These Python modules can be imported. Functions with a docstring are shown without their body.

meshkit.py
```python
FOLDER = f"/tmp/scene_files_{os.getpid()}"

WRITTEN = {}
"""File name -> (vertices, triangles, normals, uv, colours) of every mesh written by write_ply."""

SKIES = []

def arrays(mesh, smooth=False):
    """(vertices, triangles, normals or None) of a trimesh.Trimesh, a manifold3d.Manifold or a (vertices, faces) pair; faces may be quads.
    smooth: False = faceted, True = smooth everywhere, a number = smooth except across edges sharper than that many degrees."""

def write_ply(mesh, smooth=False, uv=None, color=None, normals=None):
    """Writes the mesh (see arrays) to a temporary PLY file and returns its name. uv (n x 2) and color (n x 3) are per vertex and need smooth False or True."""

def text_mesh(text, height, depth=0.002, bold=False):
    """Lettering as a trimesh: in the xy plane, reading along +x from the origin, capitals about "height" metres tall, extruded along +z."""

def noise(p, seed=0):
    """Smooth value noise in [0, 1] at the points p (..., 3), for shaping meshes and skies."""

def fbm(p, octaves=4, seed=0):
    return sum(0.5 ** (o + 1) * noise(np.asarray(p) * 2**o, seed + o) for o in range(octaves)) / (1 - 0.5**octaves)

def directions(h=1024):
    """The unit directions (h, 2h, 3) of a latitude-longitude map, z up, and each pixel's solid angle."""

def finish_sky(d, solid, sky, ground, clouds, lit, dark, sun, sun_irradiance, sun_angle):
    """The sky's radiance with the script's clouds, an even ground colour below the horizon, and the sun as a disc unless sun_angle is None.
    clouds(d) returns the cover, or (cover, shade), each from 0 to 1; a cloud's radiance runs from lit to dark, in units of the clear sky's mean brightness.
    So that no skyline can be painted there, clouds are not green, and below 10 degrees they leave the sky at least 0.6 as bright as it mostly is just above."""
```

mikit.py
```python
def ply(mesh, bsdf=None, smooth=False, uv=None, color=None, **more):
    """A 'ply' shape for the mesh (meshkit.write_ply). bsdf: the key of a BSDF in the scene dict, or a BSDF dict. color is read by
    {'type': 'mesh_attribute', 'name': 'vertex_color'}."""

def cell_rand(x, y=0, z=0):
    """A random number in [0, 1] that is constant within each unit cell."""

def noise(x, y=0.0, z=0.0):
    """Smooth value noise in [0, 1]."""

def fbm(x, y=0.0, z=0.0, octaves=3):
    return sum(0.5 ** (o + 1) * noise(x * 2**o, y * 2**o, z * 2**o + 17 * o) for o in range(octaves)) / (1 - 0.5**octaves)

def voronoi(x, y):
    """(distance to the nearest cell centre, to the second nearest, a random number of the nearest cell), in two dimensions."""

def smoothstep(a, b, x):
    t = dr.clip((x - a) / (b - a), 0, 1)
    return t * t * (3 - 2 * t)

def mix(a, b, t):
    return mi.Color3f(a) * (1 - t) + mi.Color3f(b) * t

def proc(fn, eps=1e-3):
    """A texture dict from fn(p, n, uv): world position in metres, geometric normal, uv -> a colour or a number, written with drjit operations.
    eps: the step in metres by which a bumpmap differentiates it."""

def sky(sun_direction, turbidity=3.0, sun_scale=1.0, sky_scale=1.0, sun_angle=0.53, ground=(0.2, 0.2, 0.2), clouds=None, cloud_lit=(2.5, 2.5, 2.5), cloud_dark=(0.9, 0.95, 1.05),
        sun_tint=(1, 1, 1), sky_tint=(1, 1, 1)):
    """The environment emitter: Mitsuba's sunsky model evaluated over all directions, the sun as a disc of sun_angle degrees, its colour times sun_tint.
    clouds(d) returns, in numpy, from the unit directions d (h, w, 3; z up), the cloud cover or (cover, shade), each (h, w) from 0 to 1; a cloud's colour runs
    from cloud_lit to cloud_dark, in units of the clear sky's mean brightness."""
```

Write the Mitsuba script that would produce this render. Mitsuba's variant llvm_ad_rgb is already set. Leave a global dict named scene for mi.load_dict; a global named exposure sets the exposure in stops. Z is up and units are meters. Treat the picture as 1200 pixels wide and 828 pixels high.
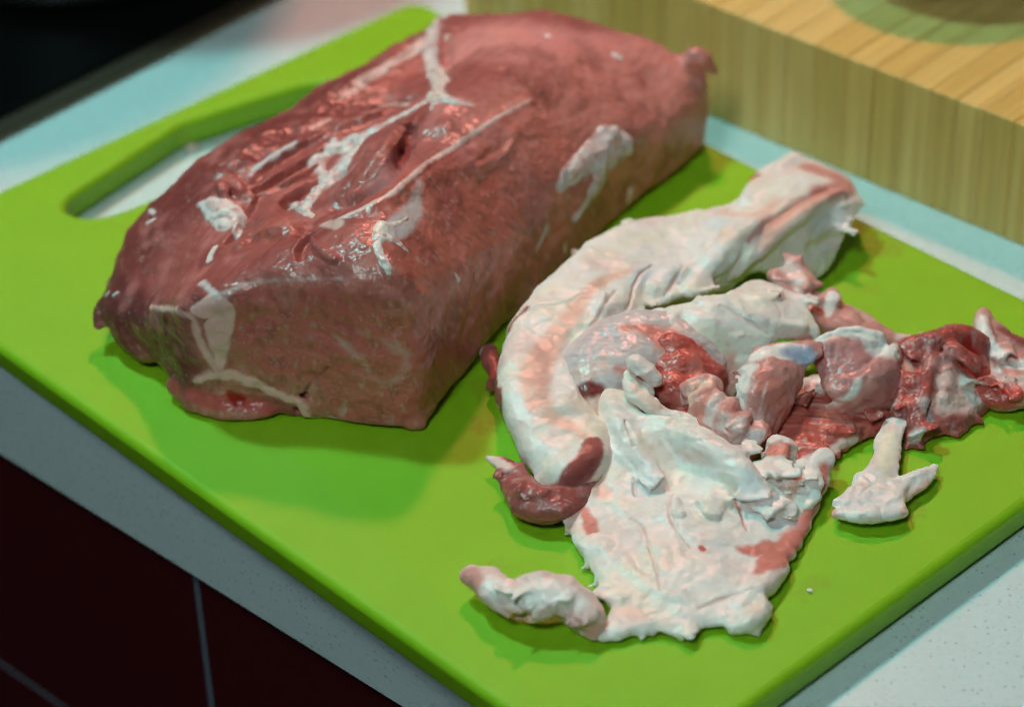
import math
import numpy as np
import shapely
import trimesh
import drjit as dr
import mitsuba as mi
import mikit
import meshkit
from scipy.sparse import coo_matrix
from scipy.spatial import cKDTree
from scipy.interpolate import RBFInterpolator, RectBivariateSpline, CubicSpline
from mikit import proc, noise, fbm, smoothstep, mix

T = mi.ScalarTransform4f
scene = {'type': 'scene'}
labels = {}
exposure = 0.0

# ------------------------------------------------------------------ camera
CAM, FWD, UP = np.array([0.6929, -0.3410, 0.4800]), np.array([-0.59873, 0.55007, -0.58219]), np.array([-0.40774, 0.41631, 0.81267])
scene['camera'] = {'type': 'thinlens', 'fov': 22.169, 'fov_axis': 'x', 'near_clip': 0.01, 'far_clip': 20.0,
                   'aperture_radius': 0.0062, 'focus_distance': 0.765,
                   'to_world': T().look_at(origin=CAM.tolist(), target=(CAM + FWD).tolist(), up=UP.tolist())}

# ------------------------------------------------------------------ light
# no daylight: an indoor kitchen. A warm halogen under the hood behind the board, a cool ceiling lamp, the dim room in front.
def lamp(key, pos, aim, size, rgb):
    pos, aim = np.array(pos, float), np.array(aim, float)
    d = aim - pos
    up = [0, 0, 1] if abs(d[2]) < 0.9 * np.linalg.norm(d) else [0, 1, 0]
    scene[key] = {'type': 'rectangle', 'to_world': T().look_at(origin=pos.tolist(), target=aim.tolist(), up=up) @ T().scale([size[0] / 2, size[1] / 2, 1]),
                  'bsdf': {'type': 'diffuse', 'reflectance': {'type': 'rgb', 'value': [0.6, 0.6, 0.6]}},
                  'emitter': {'type': 'area', 'radiance': {'type': 'rgb', 'value': [float(c) for c in rgb]}}}

lamp('hood_lamp', (-0.30, 0.60, 0.95), (0.18, 0.12, 0.0), (0.08, 0.08), (350, 118, 88))
lamp('ceiling_lamp', (-0.40, 0.02, 1.25), (0.18, 0.12, 0.0), (0.10, 0.10), (112, 308, 294))
lamp('ceiling_panel', (0.3, -0.2, 2.2), (0.3, -0.2, 0.0), (2.2, 2.2), (0.008, 0.025, 0.03))
lamp('window_panel', (0.72, -0.92, 1.42), (0.18, 0.12, 0.0), (0.34, 0.34), (27.0, 36.0, 36.5))
for k, l, c in (('hood_lamp', 'small square warm halogen lamp under the cooker hood behind the board', 'lamp'), ('ceiling_lamp', 'square cool white lamp high above the hob', 'lamp'),
                ('ceiling_panel', 'wide dim teal ceiling light over the whole kitchen', 'ceiling light'), ('window_panel', 'large pale window light behind the photographer', 'window')):
    labels[k] = {'label': l, 'category': c}
scene['room_light'] = {'type': 'constant', 'radiance': {'type': 'rgb', 'value': [0.004, 0.005, 0.005]}}

# ------------------------------------------------------------------ shapes from distance fields (all in mm; the board's top is z = 0)
# GEOM-BEGIN
def smin(a, b, k):
    h = np.maximum(k - np.abs(a - b), 0.0) / k
    return np.minimum(a, b) - h * h * k * 0.25

def sstep(a, b, x):
    t = np.clip((x - a) / (b - a), 0, 1)
    return t * t * (3 - 2 * t)

def smax(a, b, k):
    return -smin(-a, -b, k)

def nz(P, scale, seed=0, octaves=3):
    return meshkit.fbm(np.asarray(P, float) / scale + 37.3, octaves, seed) - 0.5

def curve(pts, step=0.6, closed=False):
    """Points (n, k) of a smooth curve through pts."""
    p = np.asarray(pts, float)
    if closed:
        p = np.vstack([p, p[:1]])
    d = np.linalg.norm(np.diff(p[:, :min(3, p.shape[1])], axis=0), axis=1)
    t = np.concatenate([[0], np.cumsum(np.maximum(np.sqrt(d), 1e-3))])
    n = max(2, int(d.sum() / step) + 1)
    s = np.linspace(0, t[-1], n)
    if len(p) == 2:
        return p[0] + (p[1] - p[0]) * (s / t[-1])[:, None]
    return CubicSpline(t, p, axis=0, bc_type='periodic' if closed else 'natural')(s)

class Grid:
    def __init__(self, lo, hi, h):
        self.lo, self.h = np.asarray(lo, float), h
        n = np.ceil((np.asarray(hi) - lo) / h).astype(int) + 1
        self.ax = [self.lo[i] + h * np.arange(n[i]) for i in range(3)]
        self.shape = tuple(n)
        self.XY = np.stack(np.meshgrid(self.ax[0], self.ax[1], indexing='ij'), -1)
        self._p = None
    def window(self, lo, hi, m=7.0):
        i0 = np.clip(np.floor((lo - m - self.lo) / self.h).astype(int), 0, np.array(self.shape) - 1)
        i1 = np.clip(np.ceil((hi + m - self.lo) / self.h).astype(int) + 1, 1, self.shape)
        return np.full(self.shape, 30.0), tuple(slice(x, y) for x, y in zip(i0, i1))
    @property
    def P(self):
        if self._p is None:
            self._p = np.stack(np.meshgrid(*self.ax, indexing='ij'), -1)
        return self._p

def sd_poly(poly, XY):
    b = curve(poly, 0.5, True)
    d = cKDTree(b).query(XY.reshape(-1, 2), workers=-1)[0]
    q = XY.reshape(-1, 2)
    inside = shapely.contains_xy(shapely.Polygon(b).buffer(0), q[:, 0], q[:, 1])
    return np.where(inside, -d, d).reshape(XY.shape[:2])

def field(pts, XY, smooth=0.5):
    p = np.asarray(pts, float)
    return RBFInterpolator(p[:, :2], p[:, 2], smoothing=smooth, kernel='thin_plate_spline')(XY.reshape(-1, 2)).reshape(XY.shape[:2])

def slab(outline, mid, half=3.0, r=3.0, ragged=(0, 5), seed=1):
    """A slab with the given outline, its middle surface through the points mid, of half thickness half (a number or points)."""
    o = np.asarray(outline, float)[:, :2]
    m = np.asarray(mid, float)
    hm = half if np.isscalar(half) else max(q[2] for q in half)
    def f(g):
        sd = sd_poly(o, g.XY)
        if ragged[0]:
            sd = sd + ragged[0] * 2 * nz(np.dstack([g.XY, np.zeros(g.XY.shape[:2])]), ragged[1], seed)
        zc = field(m, g.XY)
        hf = half if np.isscalar(half) else np.maximum(field(half, g.XY), 0.8)[..., None]
        return smax(sd[..., None] * np.ones_like(g.ax[2]), np.abs(g.ax[2] - zc[..., None]) - hf, 2 * r)
    lo = np.append(o.min(0), m[:, 2].min() - hm)
    hi = np.append(o.max(0), m[:, 2].max() + hm)
    return f, lo, hi

def tube(pts, r, flat=1.0):
    """A rounded rope through pts; r a number or one radius per point; flat < 1 presses it in z."""
    p = np.asarray(pts, float)
    rr = np.full(len(p), float(r)) if np.isscalar(r) else np.asarray(r, float)
    c = curve(np.column_stack([p[:, :3], rr]), 0.5)
    m = rr.max()
    lo, hi = c[:, :3].min(0) - m, c[:, :3].max(0) + m
    s = np.array([1, 1, 1 / flat])
    tree = cKDTree(c[:, :3] * s)
    def f(g):
        out, box = g.window(lo, hi)
        q = g.P[box]
        d, i = tree.query(q.reshape(-1, 3) * s, workers=-1)
        out[box] = (d - c[i, 3]).reshape(q.shape[:3])
        return out
    return f, lo, hi

def net(rows, r, fray=0.10, seed=5):
    """A sheet through the rows of points, of half thickness r, its border frayed."""
    a = np.asarray(rows, float)
    nu, nv = a.shape[:2]
    u, v = np.linspace(0, 1, nu), np.linspace(0, 1, nv)
    su, sv = np.linalg.norm(np.diff(a, axis=0), axis=2).sum(0).max(), np.linalg.norm(np.diff(a, axis=1), axis=2).sum(1).max()
    n = int(max(su, sv) / 0.5) + 2
    s = np.linspace(0, 1, n)
    c = np.stack([RectBivariateSpline(u, v, a[:, :, k], kx=min(3, nu - 1), ky=min(3, nv - 1))(s, s) for k in range(3)], -1)
    U, W = np.meshgrid(s, s, indexing='ij')
    edge = np.minimum(np.minimum(U, 1 - U) * su, np.minimum(W, 1 - W) * sv)
    keep = edge > np.maximum(0, nz(c, 4.0, seed, 2) + 0.08) * fray * 60
    rad = r * (0.55 + 0.45 * sstep(0, 5, edge)) * (1 + 0.5 * nz(c, 6.0, seed + 1, 2))
    c, rad = c[keep], rad[keep]
    tree = cKDTree(c)
    lo, hi = c.min(0) - r, c.max(0) + r
    def f(g):
        out, box = g.window(lo, hi)
        q = g.P[box]
        d, i = tree.query(q.reshape(-1, 3), workers=-1)
        out[box] = (d - rad[i]).reshape(q.shape[:3])
        return out
    return f, lo, hi

def tags(outline, n, length, r, seed, z=None):
    """Torn shreds hanging out of an outline (x, y, z): tapering ropes that run on over the edge."""
    rng = np.random.default_rng(seed)
    o = np.asarray(outline, float)
    c = curve(o[:, :3], 1.0, True)
    mid = c.mean(0)
    out = []
    for k in rng.choice(len(c), n, replace=False):
        t = c[(k + 2) % len(c)] - c[k - 2]
        nrm = np.array([t[1], -t[0], 0.0])
        nrm *= np.sign(nrm @ (c[k] - mid) + 1e-9) / (np.linalg.norm(nrm) + 1e-9)
        tt = np.array([t[0], t[1], 0]) / (np.linalg.norm(t[:2]) + 1e-9)
        L = length * rng.uniform(0.5, 1.3)
        sw = rng.uniform(-0.7, 0.7)
        z0 = c[k][2] if z is None else z
        p = [c[k] - nrm * 4, c[k] + nrm * 0.2 * L + tt * sw * 0.3 * L, c[k] + nrm * L * 0.8 + tt * sw * L]
        for q, dz in zip(p, (0, -0.2, -0.8)):
            q[2] = max(z0 + dz, 0.9)
        rr = r * rng.uniform(0.7, 1.3)
        out.append(tube(p, [rr * 1.5, rr, rr * 0.45]))
    return out

def flake(spot, size, seed, r=0.75):
    """A thin limp flake, curled at random, lying at the spot (x, y, z)."""
    rng = np.random.default_rng(seed)
    a = rng.uniform(0, 2 * math.pi)
    ca, sa = math.cos(a), math.sin(a)
    tilt, curl = rng.uniform(-0.5, 0.5), rng.uniform(-0.35, 0.6)
    L, W = size * rng.uniform(0.8, 1.2), size * rng.uniform(0.45, 0.8)
    rows = []
    for u in np.linspace(-1, 1, 4):
        row = []
        for w in np.linspace(-1, 1, 3):
            x, y = u * L, w * W * (1 - 0.4 * max(u, 0)) + 0.25 * size * rng.normal()
            z = curl * size * (u * u - 0.3) * 0.5 + tilt * x * 0.5 + 0.14 * size * rng.normal()
            row.append((spot[0] + ca * x - sa * y, spot[1] + sa * x + ca * y, max(spot[2] + z, 0.8)))
        rows.append(row)
    return net(rows, r, 0.05, seed)

def flakes(spots, size, seed, r=0.75):
    return [flake(p, size * (p[3] if len(p) > 3 else 1.0), seed + 3 * i, r) for i, p in enumerate(spots)]

SHAPES = {}

def shape(name, prims, k=2.0, cuts=(), noises=((0.5, 6),), h=0.8, floor=0.15, seed=3, cut_k=2.0):
    SHAPES[name] = dict(prims=prims, k=k, cuts=cuts, noises=noises, h=h, floor=floor, seed=seed, cut_k=cut_k)

def extract(name):
    s = SHAPES[name]
    lo = np.min([p[1] for p in s['prims']], 0) - 4
    hi = np.max([p[2] for p in s['prims']], 0) + 4
    lo[2] = min(lo[2], -2)
    g = Grid(lo, hi, s['h'])
    F = s['prims'][0][0](g)
    for p in s['prims'][1:]:
        F = smin(F, p[0](g), s['k'])
    for c in s['cuts']:
        F = smax(F, -c[0](g), s['cut_k'])
    near = np.abs(F) < 5
    Pn = g.P[near]
    for i, n in enumerate(s['noises']):
        sc = np.array(n[1]) if np.ndim(n[1]) else n[1]
        F[near] += 2 * n[0] * nz(Pn, sc, s['seed'] + 7 * i)
    F = smax(F, s['floor'] - g.ax[2][None, None, :] + 0 * F, 0.8)
    F[[0, -1]] = np.maximum(F[[0, -1]], 0.5); F[:, [0, -1]] = np.maximum(F[:, [0, -1]], 0.5); F[:, :, [0, -1]] = np.maximum(F[:, :, [0, -1]], 0.5)
    V, Q = surface_nets(F, g.lo, g.h)
    m = trimesh.Trimesh(V, np.vstack([Q[:, [0, 1, 2]], Q[:, [0, 2, 3]]]), process=False)
    parts = trimesh.graph.connected_components(m.face_adjacency, nodes=np.arange(len(m.faces)), min_len=1)
    keep = max(parts, key=len)
    m.update_faces(np.isin(np.arange(len(m.faces)), np.concatenate([p for p in parts if len(p) > 0.1 * len(keep)])))
    m.remove_unreferenced_vertices()
    return relax(np.array(m.vertices), np.array(m.faces), 4), np.array(m.faces)

def relax(V, F, n):
    i = np.concatenate([F[:, [0, 1, 2]].ravel(), F[:, [1, 2, 0]].ravel()])
    j = np.concatenate([F[:, [1, 2, 0]].ravel(), F[:, [0, 1, 2]].ravel()])
    A = coo_matrix((np.ones(len(i)), (i, j)), (len(V), len(V))).tocsr()
    w = 1.0 / np.maximum(np.asarray(A.sum(1)).ravel(), 1)
    for _ in range(n):
        for lam in (0.5, -0.52):
            V = V + lam * (A @ V * w[:, None] - V)
    return V

def surface_nets(F, lo, h):
    S = F < 0
    n = np.array(F.shape)
    c = n - 1
    A = np.zeros(tuple(c) + (3,)); N = np.zeros(tuple(c), np.int32)
    sl = lambda o, ax: tuple(slice(o[i], o[i] + c[i]) for i in range(3))
    for ax in range(3):
        for a in (0, 1):
            for b in (0, 1):
                o = [0, 0, 0]; o[(ax + 1) % 3] = a; o[(ax + 2) % 3] = b
                e = list(o); e[ax] = 1
                f0, f1 = F[sl(o, ax)], F[sl(e, ax)]
                x = (f0 < 0) != (f1 < 0)
                t = f0[x] / (f0[x] - f1[x])
                off = np.tile(np.array(o, float), (len(t), 1)); off[:, ax] = t
                A[x] += off; N[x] += 1
    act = N > 0
    idx = np.full(tuple(c), -1); idx[act] = np.arange(act.sum())
    base = np.argwhere(act)
    V = lo + h * (base + A[act] / N[act][:, None])
    quads = []
    for ax in range(3):
        b, d = (ax + 1) % 3, (ax + 2) % 3
        s0 = [slice(1, c[i]) for i in range(3)]; s0[ax] = slice(0, c[ax])
        s1 = list(s0); s1[ax] = slice(1, c[ax] + 1)
        i0, i1 = S[tuple(s0)], S[tuple(s1)]
        cells = np.argwhere(i0 != i1)
        flip = i0[tuple(cells.T)]
        cells[:, b] += 1; cells[:, d] += 1
        def at(db, dd):
            q = cells.copy(); q[:, b] -= db; q[:, d] -= dd
            return idx[tuple(q.T)]
        q = np.stack([at(1, 1), at(0, 1), at(0, 0), at(1, 0)], 1)
        q[~flip] = q[~flip][:, ::-1]
        quads.append(q)
    return V, np.vstack(quads)

# ---- the pork loin: a block with a cut end towards the camera
LOIN_OUT = [(99, 30), (103, 24), (113, 23.5), (124, 26), (133, 24), (143, 22.5), (156, 25), (170, 36), (176, 41), (186, 47.5), (197, 54), (203.5, 59.5), (207.5, 64), (208, 69), (206, 76), (200, 90), (195, 104), (184, 137), (174, 172), (167, 205), (160, 243),
            (154, 249), (139, 240), (121, 229), (104, 217), (86, 206), (71, 198), (68, 188), (72, 168), (77, 145), (79, 118), (81.5, 90), (85, 62), (91, 43)]
LOIN_TOP = [(99, 30, 20), (104, 25, 18), (113, 25, 21), (124, 27, 25), (134, 26, 31), (144, 25, 38), (156, 27, 45), (170, 38, 51), (186, 49, 55), (199, 57, 57),
            (91, 46, 27), (100, 45, 31), (116, 44, 34), (132, 44, 40), (150, 44, 47), (168, 50, 54), (186, 60, 60), (203, 66, 57),
            (86, 68, 33), (95, 68, 41), (112, 70, 45), (130, 70, 45), (150, 70, 48), (168, 74, 57), (184, 78, 63), (196, 82, 52), (204, 78, 44),
            (82, 95, 34), (90, 95, 43), (106, 97, 48), (122, 97, 45), (138, 97, 48), (152, 99, 58), (166, 101, 63), (180, 105, 54), (190, 108, 40),
            (78, 130, 34), (86, 131, 43), (100, 135, 48), (114, 135, 45), (130, 138, 53), (146, 140, 61), (160, 143, 57), (174, 146, 43), (182, 142, 30),
            (73, 165, 33), (82, 166, 43), (92, 168, 48), (106, 170, 46), (120, 172, 54), (136, 176, 58), (152, 180, 50), (164, 184, 37), (172, 180, 28),
            (69, 192, 32), (78, 196, 42), (88, 197, 45), (104, 206, 48), (120, 213, 49), (138, 222, 43), (153, 230, 34), (163, 222, 27), (157, 245, 30)]
LOIN_BOT = [(103, 24, 9), (99, 30, 9), (113, 24, 7), (124, 27, 5), (134, 24, 2.5), (146, 23, 0.5), (156, 25, -0.5), (170, 37, -0.5), (186, 47, -1), (206, 63, -1), (95, 45, 5), (115, 42, 2), (90, 70, 1), (130, 45, -1), (85, 110, -1), (170, 150, -1), (120, 200, -1), (195, 100, -1), (160, 240, -1), (70, 195, -1)]
def loin_bottom(x, y):
    return field(LOIN_BOT, np.array([[[x, y]]]))[0, 0]
_mid = [(x, y, (z + loin_bottom(x, y)) / 2) for x, y, z in LOIN_TOP]
_half = [(x, y, (z - loin_bottom(x, y)) / 2) for x, y, z in LOIN_TOP]
def on_top(pts, dz):
    """pts moved to the height of the loin's upper surface plus dz"""
    p = np.array(pts, float)
    p[:, 2] = field(LOIN_TOP, p[None, :, :2])[0] + dz
    return p

shape('pork_loin', [slab(LOIN_OUT, _mid, _half, r=3.4, ragged=(1.3, 16)),
                    tube(on_top([(141.7, 59.3, 43), (147.1, 62.7, 47), (155.1, 62.9, 48)], -3.0), [5, 7, 5]),
                    tube(on_top([(119, 63, 45), (115.9, 69, 46), (119.9, 70.9, 45)], -1.5), [2.5, 3.5, 2.5]),
                    tube(on_top([(158.2, 82.8, 52), (156.6, 95, 52), (150.1, 108.5, 52), (142.2, 119.8, 51)], -2.2), [2.5, 5, 6, 3.5]),
                    tube(on_top([(123.4, 71.8, 48), (123, 86.1, 49), (121.8, 99.5, 49), (119.2, 117.8, 48), (119.6, 139.6, 47)], -1.2), [2.5, 3.2, 2.6, 2.6, 2]),
                    tube(on_top([(147.2, 76.5, 50), (143, 87, 50)], -1.5), [3, 3.5]),
                    tube([(101.1, 26.1, 11), (103.8, 22.2, 9)], [3, 1.2]), tube([(114.7, 26.3, 8), (122.1, 26.5, 6)], [3, 3]), tube([(142.4, 23, 4), (150.3, 23.4, 3), (157.9, 25.7, 2.5), (163.9, 29.2, 2.5), (170.5, 35.6, 2.5)], [1.6, 2.0, 2.4, 2.2, 1.6]),
                    tube([(149, 25.3, 2), (150.1, 22.4, 1.5)], [1.5, 0.8]), tube([(206.3, 65.8, 2), (208.9, 66.2, 1.2)], [2, 0.9]),
                    tube([(153.4, 243.8, 36), (157.2, 245.8, 34), (159.5, 249.5, 30)], [2.2, 2, 1]), tube([(154.6, 245.9, 37), (156.8, 247.1, 36)], [1.2, 0.6]),
                    tube(on_top([(172.8, 69.1, 58), (178.5, 81.8, 62), (174.8, 96.4, 62), (171.7, 110.8, 62), (167.6, 132.6, 61), (160, 159.4, 56)], -1.6), [1.8, 2.2, 2.4, 2.4, 2.4, 1.6])],
      k=5, cuts=[tube(on_top([(140.2, 69.2, 49), (137.9, 79.4, 49), (138.8, 87.8, 51), (137.6, 98.6, 51)], 0.8), [1.5, 3.2, 3.4, 1.6]),
                 tube(on_top([(162.3, 81.8, 53), (164.3, 89.8, 54), (161.2, 100.4, 55), (149.7, 117.7, 55), (141.3, 131.8, 54)], 1.0), [1.0, 1.8, 2.0, 2.0, 1.0]),
                 tube(on_top([(139.5, 52.3, 44), (137, 59.9, 45), (135, 64.4, 47), (130.8, 70.6, 48)], 0.8), [1.2, 2.2, 2.2, 1.2]),
                 tube(on_top([(168, 56.3, 49), (165.3, 60.7, 50), (162.9, 64.1, 51)], 1.0), [1.5, 2.4, 1]),
                 tube(on_top([(110.8, 70.6, 45), (120, 68.1, 45)], 1.2), [1.3, 1.3]),
                 tube([(176.5, 44.2, 3), (179, 46.3, 11), (183.1, 51.6, 18)], [0.9, 0.8, 0.5])],
      cut_k=2.5, noises=((1.9, 30), (1.1, 10), (0.5, 3.6)), h=1.0)

# ---- the trimmings
shape('long_fat_strip',
      [slab([(200.4, 246.1, 17), (197.3, 234.5, 16), (199.8, 220.3, 15), (203.3, 208.8, 14), (198.8, 197.1, 14), (195.1, 184.8, 14), (192.4, 171.5, 14), (191.3, 154.9, 13), (195.6, 135.1, 12), (200.5, 117.3, 11), (208, 100.9, 10), (216.4, 89.3, 9), (229.5, 79.8, 8), (241.9, 73.2, 7), (255.1, 68.1, 6), (262.9, 67.5, 5), (264.1, 74.3, 5), (261.5, 84.7, 5), (258.7, 91.7, 5), (251.6, 98.2, 5), (242.2, 103.9, 5), (234.9, 107.6, 5), (228.4, 119.2, 6), (224.7, 133.4, 6), (223.6, 143.4, 6), (222.9, 153.9, 6), (226.7, 161.6, 6), (230.2, 171.7, 6), (231.6, 181.2, 6), (236.1, 193.7, 6), (243, 206.7, 4), (241.4, 227.6, 5), (240.2, 240.2, 7), (236.2, 242.1, 10), (225.7, 247.6, 14), (213.5, 246.4, 16)],
            [(252.6, 70.6, 8), (240.3, 80.8, 10), (222.8, 95.9, 12), (210.9, 120.2, 13), (203.7, 146.3, 13), (210, 132.4, 13), (230.1, 105, 11), (257, 89.2, 8), (201.6, 171.9, 13), (216.7, 156.4, 11), (214.9, 182.1, 11), (226.3, 169.9, 9), (208.5, 209.5, 12), (204.2, 226.8, 14), (201.6, 244.9, 15), (216, 243.5, 15), (229.2, 241.3, 15), (231.5, 231.8, 18), (232.8, 211.3, 18), (232.7, 191, 15), (233.5, 174.1, 12), (235.7, 183.8, 10), (242.6, 236.1, 11), (240.4, 234.6, 13), (240.6, 215.6, 7), (238.7, 201.1, 7), (238.3, 189.1, 7), (217.5, 203.7, 12)],
            [(250.8, 72.3, 6), (218.8, 99.7, 8), (198.4, 151.5, 8), (206.8, 182.6, 7), (202.3, 216.5, 6), (190, 258.7, 4), (217.7, 255.7, 3.5), (240.3, 222.6, 3.5), (231.5, 176.3, 10), (228.4, 196, 9), (234.7, 184.9, 9), (236.7, 203.4, 6)], r=4, ragged=(0.9, 14)),
       tube([(200.2, 103, 6), (210.2, 95.1, 6), (220.9, 87.8, 5)], [2, 2.6, 2], 1.3),
       tube([(203.6, 98, 6), (197.9, 101.4, 5)], [1.6, 0.7]), tube([(211.3, 91.8, 5), (212.4, 88.6, 4)], [1.6, 0.6]), tube([(196.8, 119.7, 9), (194.6, 119.5, 8)], [1.6, 0.7]), tube([(187.8, 153.6, 12), (184.5, 154.6, 12)], [1.6, 0.8]),
       tube([(191.5, 172.7, 14), (187.3, 175.8, 14), (188, 177.9, 14)], [1.2, 0.8, 0.5]), tube([(237, 242.1, 9), (240, 242.2, 7)], [2, 0.9]), tube([(240.3, 236.6, 7), (241.6, 237.8, 5)], [2, 1]), tube([(216.8, 133.2, 12), (222.4, 123.8, 12), (225.6, 116.2, 11)], [1.6, 2.2, 1.4]),
       tube([(213.9, 152.2, 15), (219.4, 144.2, 15), (222, 136.3, 13)], [1.6, 2.4, 1.6]), tube([(219.2, 165.5, 15), (223.6, 154.9, 15), (224.6, 152, 12)], [1.6, 2.2, 1.6]), tube([(258, 67.7, 4), (262.3, 64.9, 3)], [1.6, 0.8]),
       tube([(243, 95.3, 10), (240.2, 102.3, 8)], [2, 1.2]),
       tube([(265, 72.5, 9), (263.7, 82.5, 9), (258.2, 91.5, 9)], [6, 6, 5]),
       *flakes([(217.3, 132.7, 19), (224.8, 139.5, 16), (226, 151.3, 14), (228.1, 158, 14), (227.4, 118.8, 17), (213.1, 117.5, 18), (221, 191.3, 20), (231.6, 166.1, 15), (242.7, 225.4, 14), (243.4, 90.4, 16), (210.1, 211.7, 19, 0.8)], 5, 501, 0.75)],
      k=4, noises=((1.6, 22), (0.8, 7), (0.25, 2.6)), h=0.8)

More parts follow.
